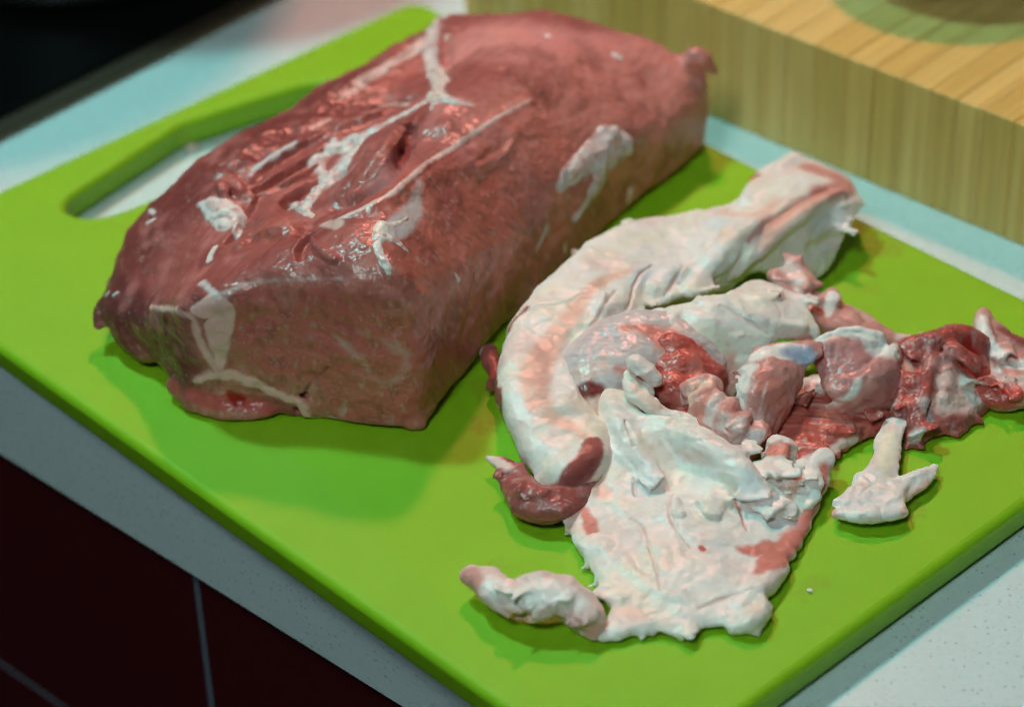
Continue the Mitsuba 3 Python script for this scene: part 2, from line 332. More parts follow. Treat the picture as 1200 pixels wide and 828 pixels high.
shape('flat_fat_sheet',
      [slab([(247.3, 103.6, 11), (246.4, 109.2, 13), (255, 107.4, 13), (265, 106.2, 11), (271.9, 110, 11), (283.3, 112.5, 11), (296.1, 111.6, 9), (303.3, 111, 7), (311.3, 116.9, 5), (307.3, 131.7, 4), (311.6, 135.9, 4), (318.6, 124.8, 3), (326.1, 107.7, 3), (331.3, 94.4, 3), (333.4, 90.3, 3), (336.3, 79.9, 3), (340.3, 74.4, 2), (342.2, 66.4, 2), (336.3, 62.6, 2), (330.2, 52.1, 2), (322.9, 46.3, 2), (315.4, 35, 2), (313.2, 36.6, 2), (308.3, 45.2, 2), (300, 49.6, 2), (290.9, 53.5, 2), (280, 58.5, 2), (269.6, 64.4, 2), (269.2, 70.6, 3), (270, 79, 5), (263.6, 87.9, 6), (255.3, 94.5, 9)],
            [(247.4, 107.9, 12), (260.2, 98.5, 11), (273.4, 93.9, 8), (274.7, 107, 11), (288, 107.5, 10), (300.6, 106.6, 8), (284.4, 100.5, 4), (304, 97.7, 4), (277.8, 71.8, 4), (286, 60.1, 3), (297.9, 79.2, 5), (310.9, 62.2, 4), (319.4, 80.9, 4), (313.7, 42.3, 2.5), (327, 55.5, 2.5), (337.4, 68.3, 2.5), (330.5, 93.6, 3), (318, 122.5, 4), (312.3, 106.7, 3.5)], [(238.8, 116.5, 3), (269.5, 98, 3.6), (284.1, 100.9, 3.6), (303.6, 98, 3.6), (301.8, 75.1, 3.4), (290.7, 65.7, 2.4), (299.7, 49.8, 1.7), (314.9, 36.2, 1.5), (322.5, 46.7, 1.5), (329.6, 52.8, 1.5), (336, 62.9, 1.6), (341.5, 67.2, 1.7), (335.6, 80.8, 2), (330.9, 93.1, 2), (324.4, 107.8, 2), (317.3, 125.3, 2), (310.5, 137, 1.8), (298.1, 115.1, 3.4), (320.7, 69.1, 2.6), (273.8, 75.8, 2.6), (272.3, 65.1, 1.6)], r=1.8, ragged=(1.6, 4)),
       tube([(273.3, 106.7, 11), (286.9, 107.9, 12), (300.9, 107.3, 10), (311.7, 107.3, 6), (317, 110.5, 4)], [4.5, 5.2, 5.2, 4, 2.5]),
       tube([(247.1, 105.7, 13), (258.6, 99.1, 13), (271.5, 94.1, 10), (283.1, 91.1, 7)], [3, 4, 4, 3]),
       *tags([(340.3, 74.4, 2), (342.2, 66.4, 2), (336.3, 62.6, 2), (330.2, 52.1, 2), (322.9, 46.3, 2), (315.4, 35, 2), (313.2, 36.6, 2), (308.3, 45.2, 2), (300, 49.6, 2), (290.9, 53.5, 2), (280, 58.5, 2), (269.6, 64.4, 2)], 14, 2.2, 0.6, 7, 1.4),
       tube([(333.5, 79.5, 4), (332.3, 87.2, 3), (332.8, 91.7, 3)], [3, 3, 1.2]), tube([(338.3, 63.8, 2.5), (340, 69.5, 3), (339.2, 75.7, 3)], [2, 3.4, 2]), tube([(289.1, 81.3, 5), (294.3, 90.1, 6), (307.4, 93.9, 5)], [2, 2.6, 2]), tube([(299, 60.7, 4), (311.7, 57.9, 4), (322.1, 60.7, 4)], [2, 2.4, 2]),
       *flakes([(255.9, 106.5, 14), (272.3, 73.9, 6), (309.7, 103.8, 10), (308.9, 115.8, 9), (295.7, 113.6, 14), (283.4, 88.9, 10), (305, 51.2, 4), (337.8, 71.2, 4), (328.6, 53.8, 3), (329.9, 88.8, 4), (303.7, 94.2, 9), (289.4, 60.1, 5), (295.1, 82, 8)], 5, 541, 0.75)],
      k=1.8, noises=((0.8, 16), (0.5, 6), (0.2, 2.2)), h=0.7)

shape('domed_fat_flap',
      [slab([(236.7, 129.9, 17), (235.2, 137.1, 19), (238.6, 144.9, 20), (246.4, 153.9, 20), (246.1, 160, 20), (246.7, 171.1, 21), (253.7, 175.3, 21), (261.2, 176.8, 19), (268.3, 174.8, 17), (275.4, 171.6, 15), (274.6, 167.8, 14), (268.9, 156.6, 13), (268.2, 149.7, 12), (268.6, 142.8, 11), (269.9, 136.8, 9), (266.1, 134.9, 10), (262.3, 135, 15), (255.3, 136.7, 17), (247.7, 133.5, 18)],
            [(236.4, 132.1, 17), (242.7, 140.6, 20), (254.3, 143.5, 21), (251.2, 166.2, 21), (262.7, 161.3, 21), (269.5, 169.5, 17), (268.1, 157.4, 16), (265.4, 147, 12), (265.5, 139.3, 8), (245.2, 134.2, 19)], 2.0, r=1.8, ragged=(1.2, 6)),
       tube([(247.7, 156.3, 22), (256.8, 156.1, 22), (265.1, 160.5, 20), (271.6, 167.1, 18)], [1.5, 2, 2, 1.5]), tube([(238, 137.9, 20), (244.6, 142.3, 21), (254, 145.7, 22)], [1.5, 2.2, 1.5]),
       *flakes([(240.4, 136.2, 22), (249.1, 150.9, 24), (263.7, 179.2, 19), (257.8, 166.6, 24), (264.4, 145.9, 20)], 5, 581, 0.75)],
      noises=((0.8, 14), (0.4, 5), (0.15, 2)), h=0.7)

shape('silverskin_muscle',
      [tube([(250.1, 99.6, 5), (241.7, 103.1, 9), (234.4, 114.7, 12), (235.5, 126.3, 14), (242.3, 135.4, 15), (251.8, 137.9, 14), (259.2, 138.5, 11)], [8, 9, 10, 10, 9, 8, 6]),
       tube([(245.4, 104.4, 8), (244.6, 115.4, 13), (246.3, 126.3, 14)], [7, 9, 8]), tube([(247.6, 118.7, 8), (249.3, 128.1, 12)], [6, 7])],
      k=6, noises=((0.8, 10), (0.5, 4), (0.2, 1.8)), h=0.6)

shape('red_muscle_core',
      [tube([(246.7, 125.9, 15), (250.4, 130.7, 17), (256.3, 134.6, 16)], [4, 6, 4.5]), tube([(252, 122.7, 13), (257, 128.6, 15), (263.5, 134.6, 12)], [5, 6.5, 5]),
       tube([(256.8, 119.2, 9), (260.9, 122.3, 12), (266.2, 125.3, 10)], [5, 6.5, 5]), tube([(266.1, 120.6, 8), (264.9, 126.3, 12), (260, 133, 13)], [4, 5, 4]), tube([(261.9, 118.7, 9), (261.8, 124.3, 14), (257.3, 131.3, 16)], [2, 2.4, 2]), tube([(252.2, 123.2, 16), (260.4, 122.1, 16), (264, 126.4, 14)], [1.6, 2.4, 1.6])],
      k=1.2, noises=((0.7, 6), (0.5, 2.2)), h=0.6)

shape('curled_fat_shaving',
      [tube([(251.8, 112.9, 23), (255.4, 113.2, 22.5), (260.5, 113.8, 21)], [2.4, 2.8, 2.2]),
       tube([(251.6, 112, 19), (256.5, 108.4, 18), (262.1, 107.4, 17), (267.9, 108.6, 15)], [2.2, 3.2, 3.4, 2.4], 0.7), tube([(254.9, 112.3, 18), (259.9, 110.7, 17)], [2, 2.4], 0.6),
       tube([(266.9, 109.7, 13), (272.3, 111.4, 13), (277.8, 114, 12)], [2.4, 3.2, 2], 0.7), *flakes([(254.9, 113, 22), (258.5, 108.6, 18), (268.2, 108.3, 15), (273.8, 111.7, 13)], 3.6, 721)],
      k=1.2, noises=((1.1, 5), (0.7, 2)), h=0.5)

shape('twisted_pink_strip',
      [tube([(266.3, 121.1, 11), (268.2, 121.9, 16), (270.3, 125.6, 18), (273.3, 126.8, 17)], [2.5, 3, 3, 2]), tube([(273.1, 118.4, 9), (274.3, 118.4, 16), (273.4, 123.8, 18)], [3, 3, 2.5]), tube([(278.7, 117.5, 9), (279.5, 117.6, 16), (277.7, 122.7, 18)], [3, 3.2, 2.5]),
       tube([(283.3, 118.6, 8), (284.4, 117.8, 16), (281.8, 123.9, 17)], [3.2, 3.6, 2.6]), tube([(287.9, 119.1, 7), (289.2, 118.5, 15), (287.5, 123.8, 15)], [3.0, 3.2, 2.2]), tube([(290.9, 121.1, 5), (292.1, 121.8, 11), (291.5, 125.8, 11)], [3, 3.8, 3]),
       tube([(268.5, 122.9, 7), (278.3, 123.6, 7), (289, 125, 5)], [4, 5, 4]), *flakes([(270.2, 120.8, 17), (278.5, 121.1, 18), (287.8, 119.3, 16), (292.6, 122.7, 12), (279.1, 118.9, 10)], 4, 731)],
      k=1.5, noises=((1.0, 5), (0.7, 2.2)), h=0.55)

shape('pink_fold_flap',
      [net([[(274, 141, 21), (274.7, 149.7, 22), (278.7, 154.8, 22), (282.8, 162.8, 19)], [(277.3, 132.9, 19), (283, 137.8, 21), (284.7, 146.2, 20), (286.5, 152.3, 19)], [(280, 127.2, 13), (288.3, 129.2, 15), (288.5, 138.4, 14), (286.1, 148.9, 12)], [(283, 127.2, 6), (291.1, 126.4, 6), (291, 133.4, 6), (287.9, 141.5, 5)]], 1.5, 0.05), *flakes([(277.5, 134.2, 20), (275.9, 148.3, 22), (282.6, 154.3, 21), (288.5, 138.4, 14), (286.3, 127.9, 9)], 4.5, 711)],
      noises=((1.5, 9), (0.8, 3.4), (0.3, 1.6)), h=0.7)

shape('pale_edged_fold',
      [net([[(281.8, 163, 20), (285, 169, 23), (289.7, 174.3, 22), (294.2, 176.9, 21)], [(283.3, 159.2, 17), (288.4, 165.3, 18), (293.3, 169.5, 18), (297.6, 173.2, 17)], [(289.4, 156.3, 13), (295, 156.8, 14), (297.9, 159.6, 15), (299.3, 162.5, 17)], [(294.4, 155.3, 11), (297.2, 155.6, 11), (298.5, 156.8, 12), (299.8, 158.6, 14)]], 2.0, 0.06),
       net([[(298.2, 159.3, 15), (300.3, 162.8, 18), (298.1, 174.1, 18), (297.9, 180.9, 17)], [(297.6, 157.9, 11), (301.8, 160.5, 14), (303, 168.9, 15), (301.7, 177.5, 13)], [(294.8, 153.5, 8), (300.9, 158.9, 9), (304.4, 165.8, 9), (305, 172, 8)], [(293.2, 153.3, 5), (299.9, 158.8, 5), (303.6, 164.7, 5), (304.9, 170.4, 4)]], 2.2, 0.06)],
      k=1.6, noises=((1.3, 9), (0.8, 3.5), (0.3, 1.8)), h=0.6)

shape('red_muscle_sheet',
      [slab([(276.8, 146.2, 7), (277.3, 155.2, 9), (286, 164.9, 9), (297.4, 169.6, 6), (307.5, 168, 5), (310.1, 163.4, 4), (308.6, 152.6, 3), (307.5, 136.5, 3), (304.3, 128.7, 3), (295.6, 129.8, 4), (285.4, 137.4, 5)],
            [(277.6, 153.1, 7), (287.7, 163, 7), (303.8, 166.2, 4), (297, 146.6, 4.5), (298.5, 133.4, 3), (304.3, 153.7, 3), (285.5, 140.4, 5)], 2.2, r=1.8, ragged=(1.8, 4)),
       *tags([(310.1, 163.4, 4), (308.6, 152.6, 3), (307.5, 136.5, 3), (304.3, 128.7, 3), (295.6, 129.8, 4)], 8, 2, 0.8, 5, 2),
       *flakes([(303.7, 138.8, 6), (304.1, 148, 6), (287.8, 147.2, 9), (305.2, 160.2, 8)], 4.5, 641, 0.75)],
      noises=((0.6, 8), (0.35, 2.6)), h=0.7)

shape('pink_back_strip',
      [slab([(242.4, 183.4, 15), (244.1, 192.3, 18), (246.9, 194.5, 16), (250.6, 192.1, 13), (254.4, 193.1, 12), (262.4, 196.3, 10), (271.9, 199.7, 8), (284.7, 201.2, 6), (289.8, 206.9, 4), (289.7, 202.9, 3), (285.7, 191.9, 4), (277.8, 184.7, 7), (269, 178.6, 9), (254.9, 180.4, 11)],
            [(244.7, 187.7, 14), (248.3, 191.9, 12), (266.7, 189.3, 9), (278.1, 196.7, 6), (286.8, 203, 3.5)], 2.6, r=2.2, ragged=(1.8, 5)),
       tube([(260.8, 194, 12), (264.4, 188.9, 12), (265.9, 185.3, 10)], [2.4, 2.2, 1.2]), tube([(244.6, 192.9, 18), (248.8, 192.3, 16), (251.4, 192.9, 13)], [2, 2.5, 2]),
       *flakes([(247.3, 188.6, 18), (253.4, 190, 16), (263.3, 189.8, 13), (272, 191.2, 10), (288.1, 201.3, 5)], 5, 601, 0.75)],
      k=2, noises=((0.7, 9), (0.4, 3)), h=0.7)

shape('dark_membrane_piece',
      [slab([(295.1, 180, 10), (296.5, 186.1, 14), (299.1, 193, 15), (301.6, 202.3, 15), (307.1, 206, 13), (312.1, 207.2, 10), (319.7, 202.5, 6), (323.7, 196.1, 3), (326.8, 186.6, 2), (326.2, 177.1, 2), (322.6, 169.4, 2), (322.2, 163.2, 2), (317.1, 162.2, 2), (308.6, 166.8, 3), (300.6, 174.5, 6)],
            [(296.1, 182.9, 9), (300.3, 191.7, 13), (306.4, 202.9, 12), (313.2, 182.3, 10), (306.9, 178, 9), (315.4, 196.3, 7), (322, 184.1, 4), (315.7, 167.8, 3), (307.4, 169.8, 4), (317.2, 175.7, 6), (320.4, 196.6, 3)], 2.4, r=2.2, ragged=(2.0, 5)),
       *tags([(319, 203.7, 5), (323.7, 196.1, 3), (326.8, 186.6, 2), (326.2, 177.1, 2), (322.6, 169.4, 2), (322.2, 163.2, 2), (317.1, 162.2, 2), (308.6, 166.8, 3)], 14, 2.2, 0.8, 9, 1.6),
       tube([(297.9, 184.3, 14), (302.3, 191, 16), (305.7, 201.3, 15), (310.7, 205.9, 11)], [3, 3.5, 3.5, 3]),
       tube([(299.6, 179.4, 11), (307.1, 172.1, 9), (310.8, 166.4, 5)], [3, 3.2, 2.5]), tube([(304.1, 189.7, 15), (310.7, 180.2, 13), (315.9, 171.8, 9), (320, 165.5, 5)], [1.6, 2, 2, 1.6]), tube([(305.8, 198.4, 14), (311.5, 189.1, 12), (317.6, 179.4, 9)], [1.4, 1.8, 1.4]), tube([(302.5, 181.5, 12), (310.8, 173.9, 10), (316.4, 165.9, 6)], [1.5, 2, 1.5]),
       *flakes([(305.6, 175.2, 13), (313.9, 193, 15), (321, 193.1, 9), (321.6, 166.3, 6), (299.7, 182.9, 15), (308.4, 167.4, 9)], 5, 621, 0.75)],
      k=2.2, noises=((1.0, 10), (0.6, 4), (0.2, 1.8)), h=0.7)

shape('fat_edged_scrap',
      [tube([(302.2, 217.3, 13), (306.1, 212.1, 12), (311.6, 208.7, 10), (316.9, 210.3, 7), (323.9, 212.8, 6)], [2.0, 2.8, 3, 2.8, 2.6]),
       net([[(302.4, 218.8, 13), (309.2, 217, 12), (316.8, 219.5, 9)], [(305.9, 214.6, 11), (312.2, 214.4, 9), (320.3, 217.4, 7)], [(310.1, 211.1, 9), (315.5, 212.1, 7), (323.5, 215.6, 5)]], 2.0, 0.03),
       tube([(317.8, 197, 4), (324.3, 196.1, 4), (330.2, 201.8, 4)], [4, 5, 4], 0.8), tube([(315.3, 205, 5), (322.6, 204.8, 5), (328.5, 211.2, 4)], [3.4, 4, 4], 0.8), tube([(312.1, 210.6, 7), (317, 206.1, 6)], [3, 3]),
       *flakes([(324.3, 195.1, 9), (328.5, 198.1, 8), (316.8, 208.6, 11)], 4.5, 701, 0.75)],
      k=2, noises=((0.7, 8), (0.5, 3), (0.2, 1.6)), h=0.6)

shape('small_fat_fan',
      [slab([(312.3, 156.7, 5), (317.2, 158.6, 5), (323.7, 150, 5), (329, 143.2, 6), (330.9, 149, 6), (333.2, 156.4, 5), (335.2, 150.2, 3), (334.5, 143.4, 2), (338.5, 136.3, 2), (338.5, 132.5, 1), (327.2, 121.4, 1), (323.1, 121.1, 2), (322.8, 126.6, 5), (320.6, 136.7, 5), (318, 146, 5)],
            [(314.1, 158.5, 4), (321.7, 148.6, 4), (326.3, 137.2, 5), (327.9, 125.9, 4.5), (336.6, 134.5, 4.5), (332.3, 153.4, 4), (333.5, 126.8, 4)], 1.9, r=1.6, ragged=(0.5, 5)), tube([(312.6, 163.5, 5), (315.6, 156.7, 4.5), (319.6, 151.2, 4), (323.7, 143.8, 4)], [3.3, 3.7, 4.0, 4.4], 0.38), *flakes([(324.6, 137.3, 5)], 3.5, 741, 0.7), tube([(332.3, 140.6, 3), (333.3, 148.5, 3.5), (332.9, 156.6, 3.5)], [4.4, 3.6, 1.6], 0.38),
       tube([(327.4, 119.7, 4), (331.1, 122.1, 4.4), (335.6, 126.2, 4.6), (339.7, 133, 4)], [2.0, 2.6, 2.7, 2.0], 0.8)],
      k=2, noises=((0.7, 6), (0.5, 2.4)), h=0.5)

shape('small_curled_scrap',
      [tube([(275, 24.9, 7), (281.9, 24.9, 8), (288.9, 24.8, 8), (294.8, 26.6, 8), (298.8, 31, 9), (303.4, 35.6, 8), (309.6, 36.6, 6), (312.3, 36.5, 4)], [3.5, 4.6, 5.4, 6.4, 6.6, 6, 5, 3], flat=0.75),
       tube([(298.8, 34.1, 4), (305.7, 35.5, 3), (312.3, 35.8, 2)], [2, 3, 2], 0.7),
       tube([(281, 28.5, 9), (288.9, 27.5, 10), (293.7, 32.7, 11), (300.2, 37.8, 10)], [1.6, 2.2, 3, 3]),
       *flakes([(292.5, 24.2, 13), (302.4, 30.7, 12), (309.1, 33.9, 8)], 4, 681, 0.75)],
      k=2, cuts=[tube([(290.5, 22.6, 6), (298, 23.5, 7), (301.8, 29.6, 8), (305.3, 32.7, 7)], [0.8, 1.2, 1.2, 0.8])], noises=((1.1, 9), (0.7, 3.5), (0.3, 1.6)), h=0.5)

shape('dark_lean_end',
      [tube([(238.3, 66.4, 5), (243.6, 67, 5), (251.1, 64.8, 5), (260.8, 60.3, 6), (267.2, 62.3, 6), (267.9, 70.6, 6), (265.2, 80.3, 6)], [1.6, 3, 4.2, 6.4, 6.6, 6, 5], 0.72), tube([(255.5, 61.9, 5), (264.3, 60.2, 3), (269.3, 62.9, 3)], [2, 3, 2]),
       *flakes([(247.9, 63.1, 8), (270.7, 61.6, 9), (264, 59.7, 11)], 4, 691, 0.9)],
      k=2.5, noises=((1.1, 8), (0.6, 3)), h=0.7)

shape('fat_shreds',
      [slab([(299, 112.5, 6), (298.7, 123.6, 6), (306.4, 130, 5), (316.2, 123.4, 5), (320, 112, 3), (310.7, 105.9, 4)], [(299.4, 113.6, 5), (306.4, 118.7, 6), (310.9, 124.9, 5), (316.6, 112.9, 4)], 2.2, r=1.8, ragged=(2.2, 4)), tube([(301.9, 110, 9), (302.9, 114.3, 10), (306, 117.9, 10)], [2.5, 3.5, 3], 0.6), tube([(305.2, 114.4, 9), (309, 118.2, 9), (312.2, 119.2, 7)], [2, 3.4, 2.4], 0.6), tube([(307.9, 126.2, 8), (314.2, 122.8, 8), (318, 119, 6)], [2.2, 3.4, 2.6], 0.7),
       tube([(309.9, 106.6, 6), (314.6, 106.9, 6), (319.6, 110.9, 4)], [2, 3.2, 2.2], 0.6), tube([(299.5, 121.8, 9), (299.1, 126.4, 10), (302, 127.7, 9)], [2.4, 3.4, 2.4]), tube([(313.4, 114.5, 6), (317.8, 115.1, 5), (318.8, 112.3, 4)], [2, 2.6, 1.6], 0.6),
       *flakes([(305.3, 108.7, 11), (309.2, 115.2, 12), (314.9, 120, 10), (314.7, 105.6, 8), (319.7, 109.1, 7), (302.3, 121.9, 12)], 4.2, 661, 0.9)],
      k=2, noises=((1.2, 5), (0.7, 2.2)), h=0.5)
# GEOM-END

# ------------------------------------------------------------------ materials
def rgb(*c):
    return {'type': 'rgb', 'value': list(c)}

def bumped(b, fn, scale, eps=2e-4):
    return {'type': 'bumpmap', 'arbitrary': proc(fn, eps), 'scale': scale, 'bsdf': b}

def mat(key, d, two=True):
    scene[key] = {'type': 'twosided', 'bsdf': d} if two else d

mat('meat_wet', bumped({'type': 'principled', 'base_color': {'type': 'mesh_attribute', 'name': 'vertex_color'}, 'roughness': 0.31, 'specular': 0.38},
                       lambda p, n, uv: fbm(p.x * 700, p.y * 700, p.z * 700, 2), 0.0003))
mat('fat_wet', bumped({'type': 'principled', 'base_color': {'type': 'mesh_attribute', 'name': 'vertex_color'}, 'roughness': 0.37, 'specular': 0.4},
                      lambda p, n, uv: fbm(p.x * 480, p.y * 480, p.z * 480, 2), 0.00017))

STAINS = [(a / 1000.0, b / 1000.0, r, m) for (a, b, _), (r, m) in zip([(243.5, 243.9, 0), (221.8, 81, 0), (340.1, 139.1, 0), (251.4, 216.3, 0), (205.1, 95.3, 0), (272.9, 39, 0), (339.7, 92.2, 0)], ((0.009, 0.5), (0.010, 0.55), (0.006, 0.5), (0.008, 0.25), (0.009, 0.5), (0.005, 0.3), (0.005, 0.25)))]

def board_color(p, n, uv):
    g = fbm(p.x * 60, p.y * 60, 1.0, 3)
    c = mix([0.215, 0.435, 0.007], [0.24, 0.46, 0.010], g)
    # thin meat juice that ran out from under the pieces, in patches with ragged outlines
    wob = 0.006 * (fbm(p.x * 160, p.y * 160, 3.0, 3) - 0.5)
    grain = 0.35 + 0.65 * noise(p.x * 800, p.y * 800, 2.0)
    for x, y, r, am in STAINS:
        d = dr.sqrt(dr.square(p.x - x) + dr.square(p.y - y)) + 2 * wob
        c = mix(c, [0.26, 0.24, 0.020], smoothstep(r, r * 0.45, d) * grain * am)
    return c

def board_weave(p, n, uv):
    k = 2 * math.pi / 0.0012
    return dr.sin(p.x * k) * dr.sin(p.y * k) * smoothstep(-0.0006, -0.0002, p.z)

mat('board_plastic', bumped({'type': 'principled', 'base_color': proc(board_color), 'roughness': 0.45, 'specular': 0.35}, board_weave, 0.00009))

def counter_color(p, n, uv):
    d, s, r = mikit.voronoi(p.x * 520, p.y * 520 + p.z * 520)
    speck = smoothstep(0.3, 0.16, d) * smoothstep(0.66, 0.70, r)
    dark = smoothstep(0.86, 0.88, r)
    base = mix([0.53, 0.60, 0.595], [0.57, 0.635, 0.63], noise(p.x * 900, p.y * 900, p.z * 900))
    return mix(base, mix([0.50, 0.565, 0.56], [0.40, 0.45, 0.45], dark), speck)

mat('quartz', {'type': 'principled', 'base_color': proc(counter_color), 'roughness': 0.3, 'specular': 0.45})
mat('red_lacquer', {'type': 'principled', 'base_color': rgb(0.055, 0.004, 0.006), 'roughness': 0.3, 'specular': 0.5})
mat('grey_edge', {'type': 'principled', 'base_color': rgb(0.11, 0.14, 0.165), 'roughness': 0.5})
mat('black_glass', {'type': 'principled', 'base_color': rgb(0.003, 0.003, 0.003), 'roughness': 0.06, 'specular': 0.25})
mat('brushed_trim', {'type': 'principled', 'base_color': rgb(0.16, 0.11, 0.075), 'roughness': 0.35, 'metallic': 0.8})
mat('dark_enamel', {'type': 'principled', 'base_color': rgb(0.012, 0.012, 0.012), 'roughness': 0.3, 'specular': 0.5})

# ------------------------------------------------------------------ setting
PHI = math.radians(4.276)
CA, SA = math.cos(PHI), math.sin(PHI)
def K(a, b, z):
    """kitchen frame (a along the counter's front, b away from it; mm, origin at the board's left front corner) -> metres"""
    return np.array([a * CA - b * SA, a * SA + b * CA, z]) / 1000.0

def to_kitchen(m):
    v = np.array(m.vertices)
    m.vertices = np.column_stack([v[:, 0] * CA - v[:, 1] * SA, v[:, 0] * SA + v[:, 1] * CA, v[:, 2]]) / 1000.0
    return m

def rbox(lo, hi, r=1.0, seg=8):
    """A box with rounded edges, mm."""
    import manifold3d as m3
    lo, hi = np.array(lo, float), np.array(hi, float)
    s = m3.Manifold.sphere(r, seg)
    pts = [s.translate([x, y, z]) for x in (lo[0] + r, hi[0] - r) for y in (lo[1] + r, hi[1] - r) for z in (lo[2] + r, hi[2] - r)]
    q = m3.Manifold.batch_hull(pts).to_mesh()
    return trimesh.Trimesh(q.vert_properties[:, :3], q.tri_verts, process=False)

def add(key, mesh, m, smooth=30, label=None, category=None, kind=None, group=None, color=None):
    k, n = key, 0
    while k in scene:
        n += 1
        k = '%s_%03d' % (key, n)
    scene[k] = mikit.ply(mesh, m, smooth=smooth, color=color)
    e = {x: y for x, y in (('label', label), ('category', category), ('kind', kind), ('group', group)) if y}
    if e:
        labels[k] = e
    return k

CZ = -12.5       # the counter's top
# countertop: a 50 mm stone slab whose front edge lies just under the board
FRONT, SLAB = 0.0, 44.3
add('countertop', to_kitchen(rbox((-900, FRONT, CZ - SLAB), (1500, 900, CZ), 1.2, 12)), 'quartz', smooth=35, label='pale speckled stone countertop under the green board', kind='structure')

# ---- chopping board
def board_mesh():
    from shapely.geometry import Polygon, box
    outer = box(8, 8, 352, 242).buffer(8, quad_segs=10)
    hole = curve([(22, 69), (19.2, 81), (16.3, 95), (13.4, 110), (11, 122.5), (10.3, 127.5), (11.2, 133), (14.2, 148), (17.6, 164), (21.5, 178), (28, 185), (36, 184), (41, 176), (42.5, 160), (42.5, 126), (42.5, 90), (40, 72), (35, 65.5), (27, 64)], 2.0, True)
    hole = Polygon(hole[:-1])
    t, r = 12.0, 3.0
    prof = [(r * (1 - math.cos(a)), -r * (1 - math.sin(a))) for a in np.linspace(math.pi / 2, 0, 6)]   # (inset from edge complement, z)
    rings = []
    levels = [(r - r * math.cos(a), 0 - r + r * math.sin(a)) for a in np.linspace(math.pi / 2, 0, 6)] + [(1.4 + 3.0 * (1 - math.cos(a)), -t + 3.0 - 3.0 * math.sin(a)) for a in np.linspace(0, math.pi / 2, 6)]
    def loop(poly, n):
        b = poly.exterior
        return np.array([b.interpolate(s, normalized=True).coords[0] for s in np.arange(n) / n])
    def normals(p):
        d = np.roll(p, -1, 0) - np.roll(p, 1, 0)
        nn = np.column_stack([d[:, 1], -d[:, 0]]); nn /= np.linalg.norm(nn, axis=1, keepdims=True)
        area = 0.5 * np.sum(p[:, 0] * np.roll(p[:, 1], -1) - np.roll(p[:, 0], -1) * p[:, 1])
        return nn * np.sign(area)
    V, F = [], []
    rims = []
    for poly, n, sgn in ((outer, 800, 1), (hole, 300, -1)):
        p = loop(poly, n); nn = normals(p) * sgn
        start = len(V)
        for ins, z in levels:
            V += [(*q, z) for q in p - nn * ins]
        L = len(levels)
        area = 0.5 * np.sum(p[:, 0] * np.roll(p[:, 1], -1) - np.roll(p[:, 0], -1) * p[:, 1])
        for k in range(L - 1):
            for i in range(n):
                j = (i + 1) % n
                a, b, c, d = start + k * n + i, start + k * n + j, start + (k + 1) * n + j, start + (k + 1) * n + i
                q = (a, d, c, b) if area * sgn > 0 else (a, b, c, d)
                F += [(q[0], q[1], q[2]), (q[0], q[2], q[3])]
        rims.append((start, n, L))
    V = np.array(V)
    def cap(level_first, z, up):
        out = [V[s + (0 if level_first else (L - 1)) * n_: s + (0 if level_first else (L - 1)) * n_ + n_, :2] for s, n_, L in rims]
        import mapbox_earcut as me
        vert = np.vstack(out)
        ends = np.cumsum([len(o) for o in out])
        tri = me.triangulate_float64(vert, ends.astype(np.uint32)).reshape(-1, 3)
        ids = np.concatenate([s + (0 if level_first else (L - 1)) * n_ + np.arange(n_) for s, n_, L in rims])
        e1, e2 = vert[tri[:, 1]] - vert[tri[:, 0]], vert[tri[:, 2]] - vert[tri[:, 0]]
        e = e1[:, 0] * e2[:, 1] - e1[:, 1] * e2[:, 0]
        flip = (e > 0) != up
        tri[flip] = tri[flip][:, ::-1]
        return ids[tri]
    F = np.vstack([np.array(F), cap(True, 0, True), cap(False, -t, False)])
    return trimesh.Trimesh(V / 1000.0, F, process=False)

add('cutting_board', board_mesh(), 'board_plastic', smooth=40, label='bright green plastic cutting board with a handle slot, lying on the counter', category='cutting board')

# ---- kitchen cabinet under the counter
cab0 = 10.0 + 16.0
top = CZ - SLAB - 0.5
labels['kitchen_cabinet'] = {'label': 'dark red cabinet front below the edge of the counter', 'category': 'cabinet'}
SEAM_A, SEAM_Z = 144.9, -181.5
m_ = trimesh.creation.box(bounds=[[-600, cab0 - 15.4, -700], [900, cab0 + 20, top]])
add('kitchen_cabinet__carcass', to_kitchen(m_), 'grey_edge', smooth=False)
for a0, a1 in ((-600, SEAM_A - 1.6), (SEAM_A + 1.6, 900)):
    add('kitchen_cabinet__drawer_front', to_kitchen(rbox((a0, cab0 - 16, SEAM_Z + 1.6), (a1, cab0 - 15.5, top - 2), 0.2)), 'red_lacquer')
    add('kitchen_cabinet__door', to_kitchen(rbox((a0, cab0 - 16, -700), (a1, cab0 - 15.5, SEAM_Z - 1.6), 0.2)), 'red_lacquer')

# ---- hob
labels['hob'] = {'label': 'black glass hob with a thin metal rim at the left end of the counter', 'category': 'hob'}
HOB = -38.0
add('hob__glass', to_kitchen(rbox((-700, 20, CZ + 0.3), (HOB - 9, 560, CZ + 5), 1.0)), 'black_glass')
add('hob__rim', to_kitchen(rbox((HOB - 8.8, 14, CZ + 0.1), (HOB, 566, CZ + 4.0), 1.5)), 'brushed_trim')

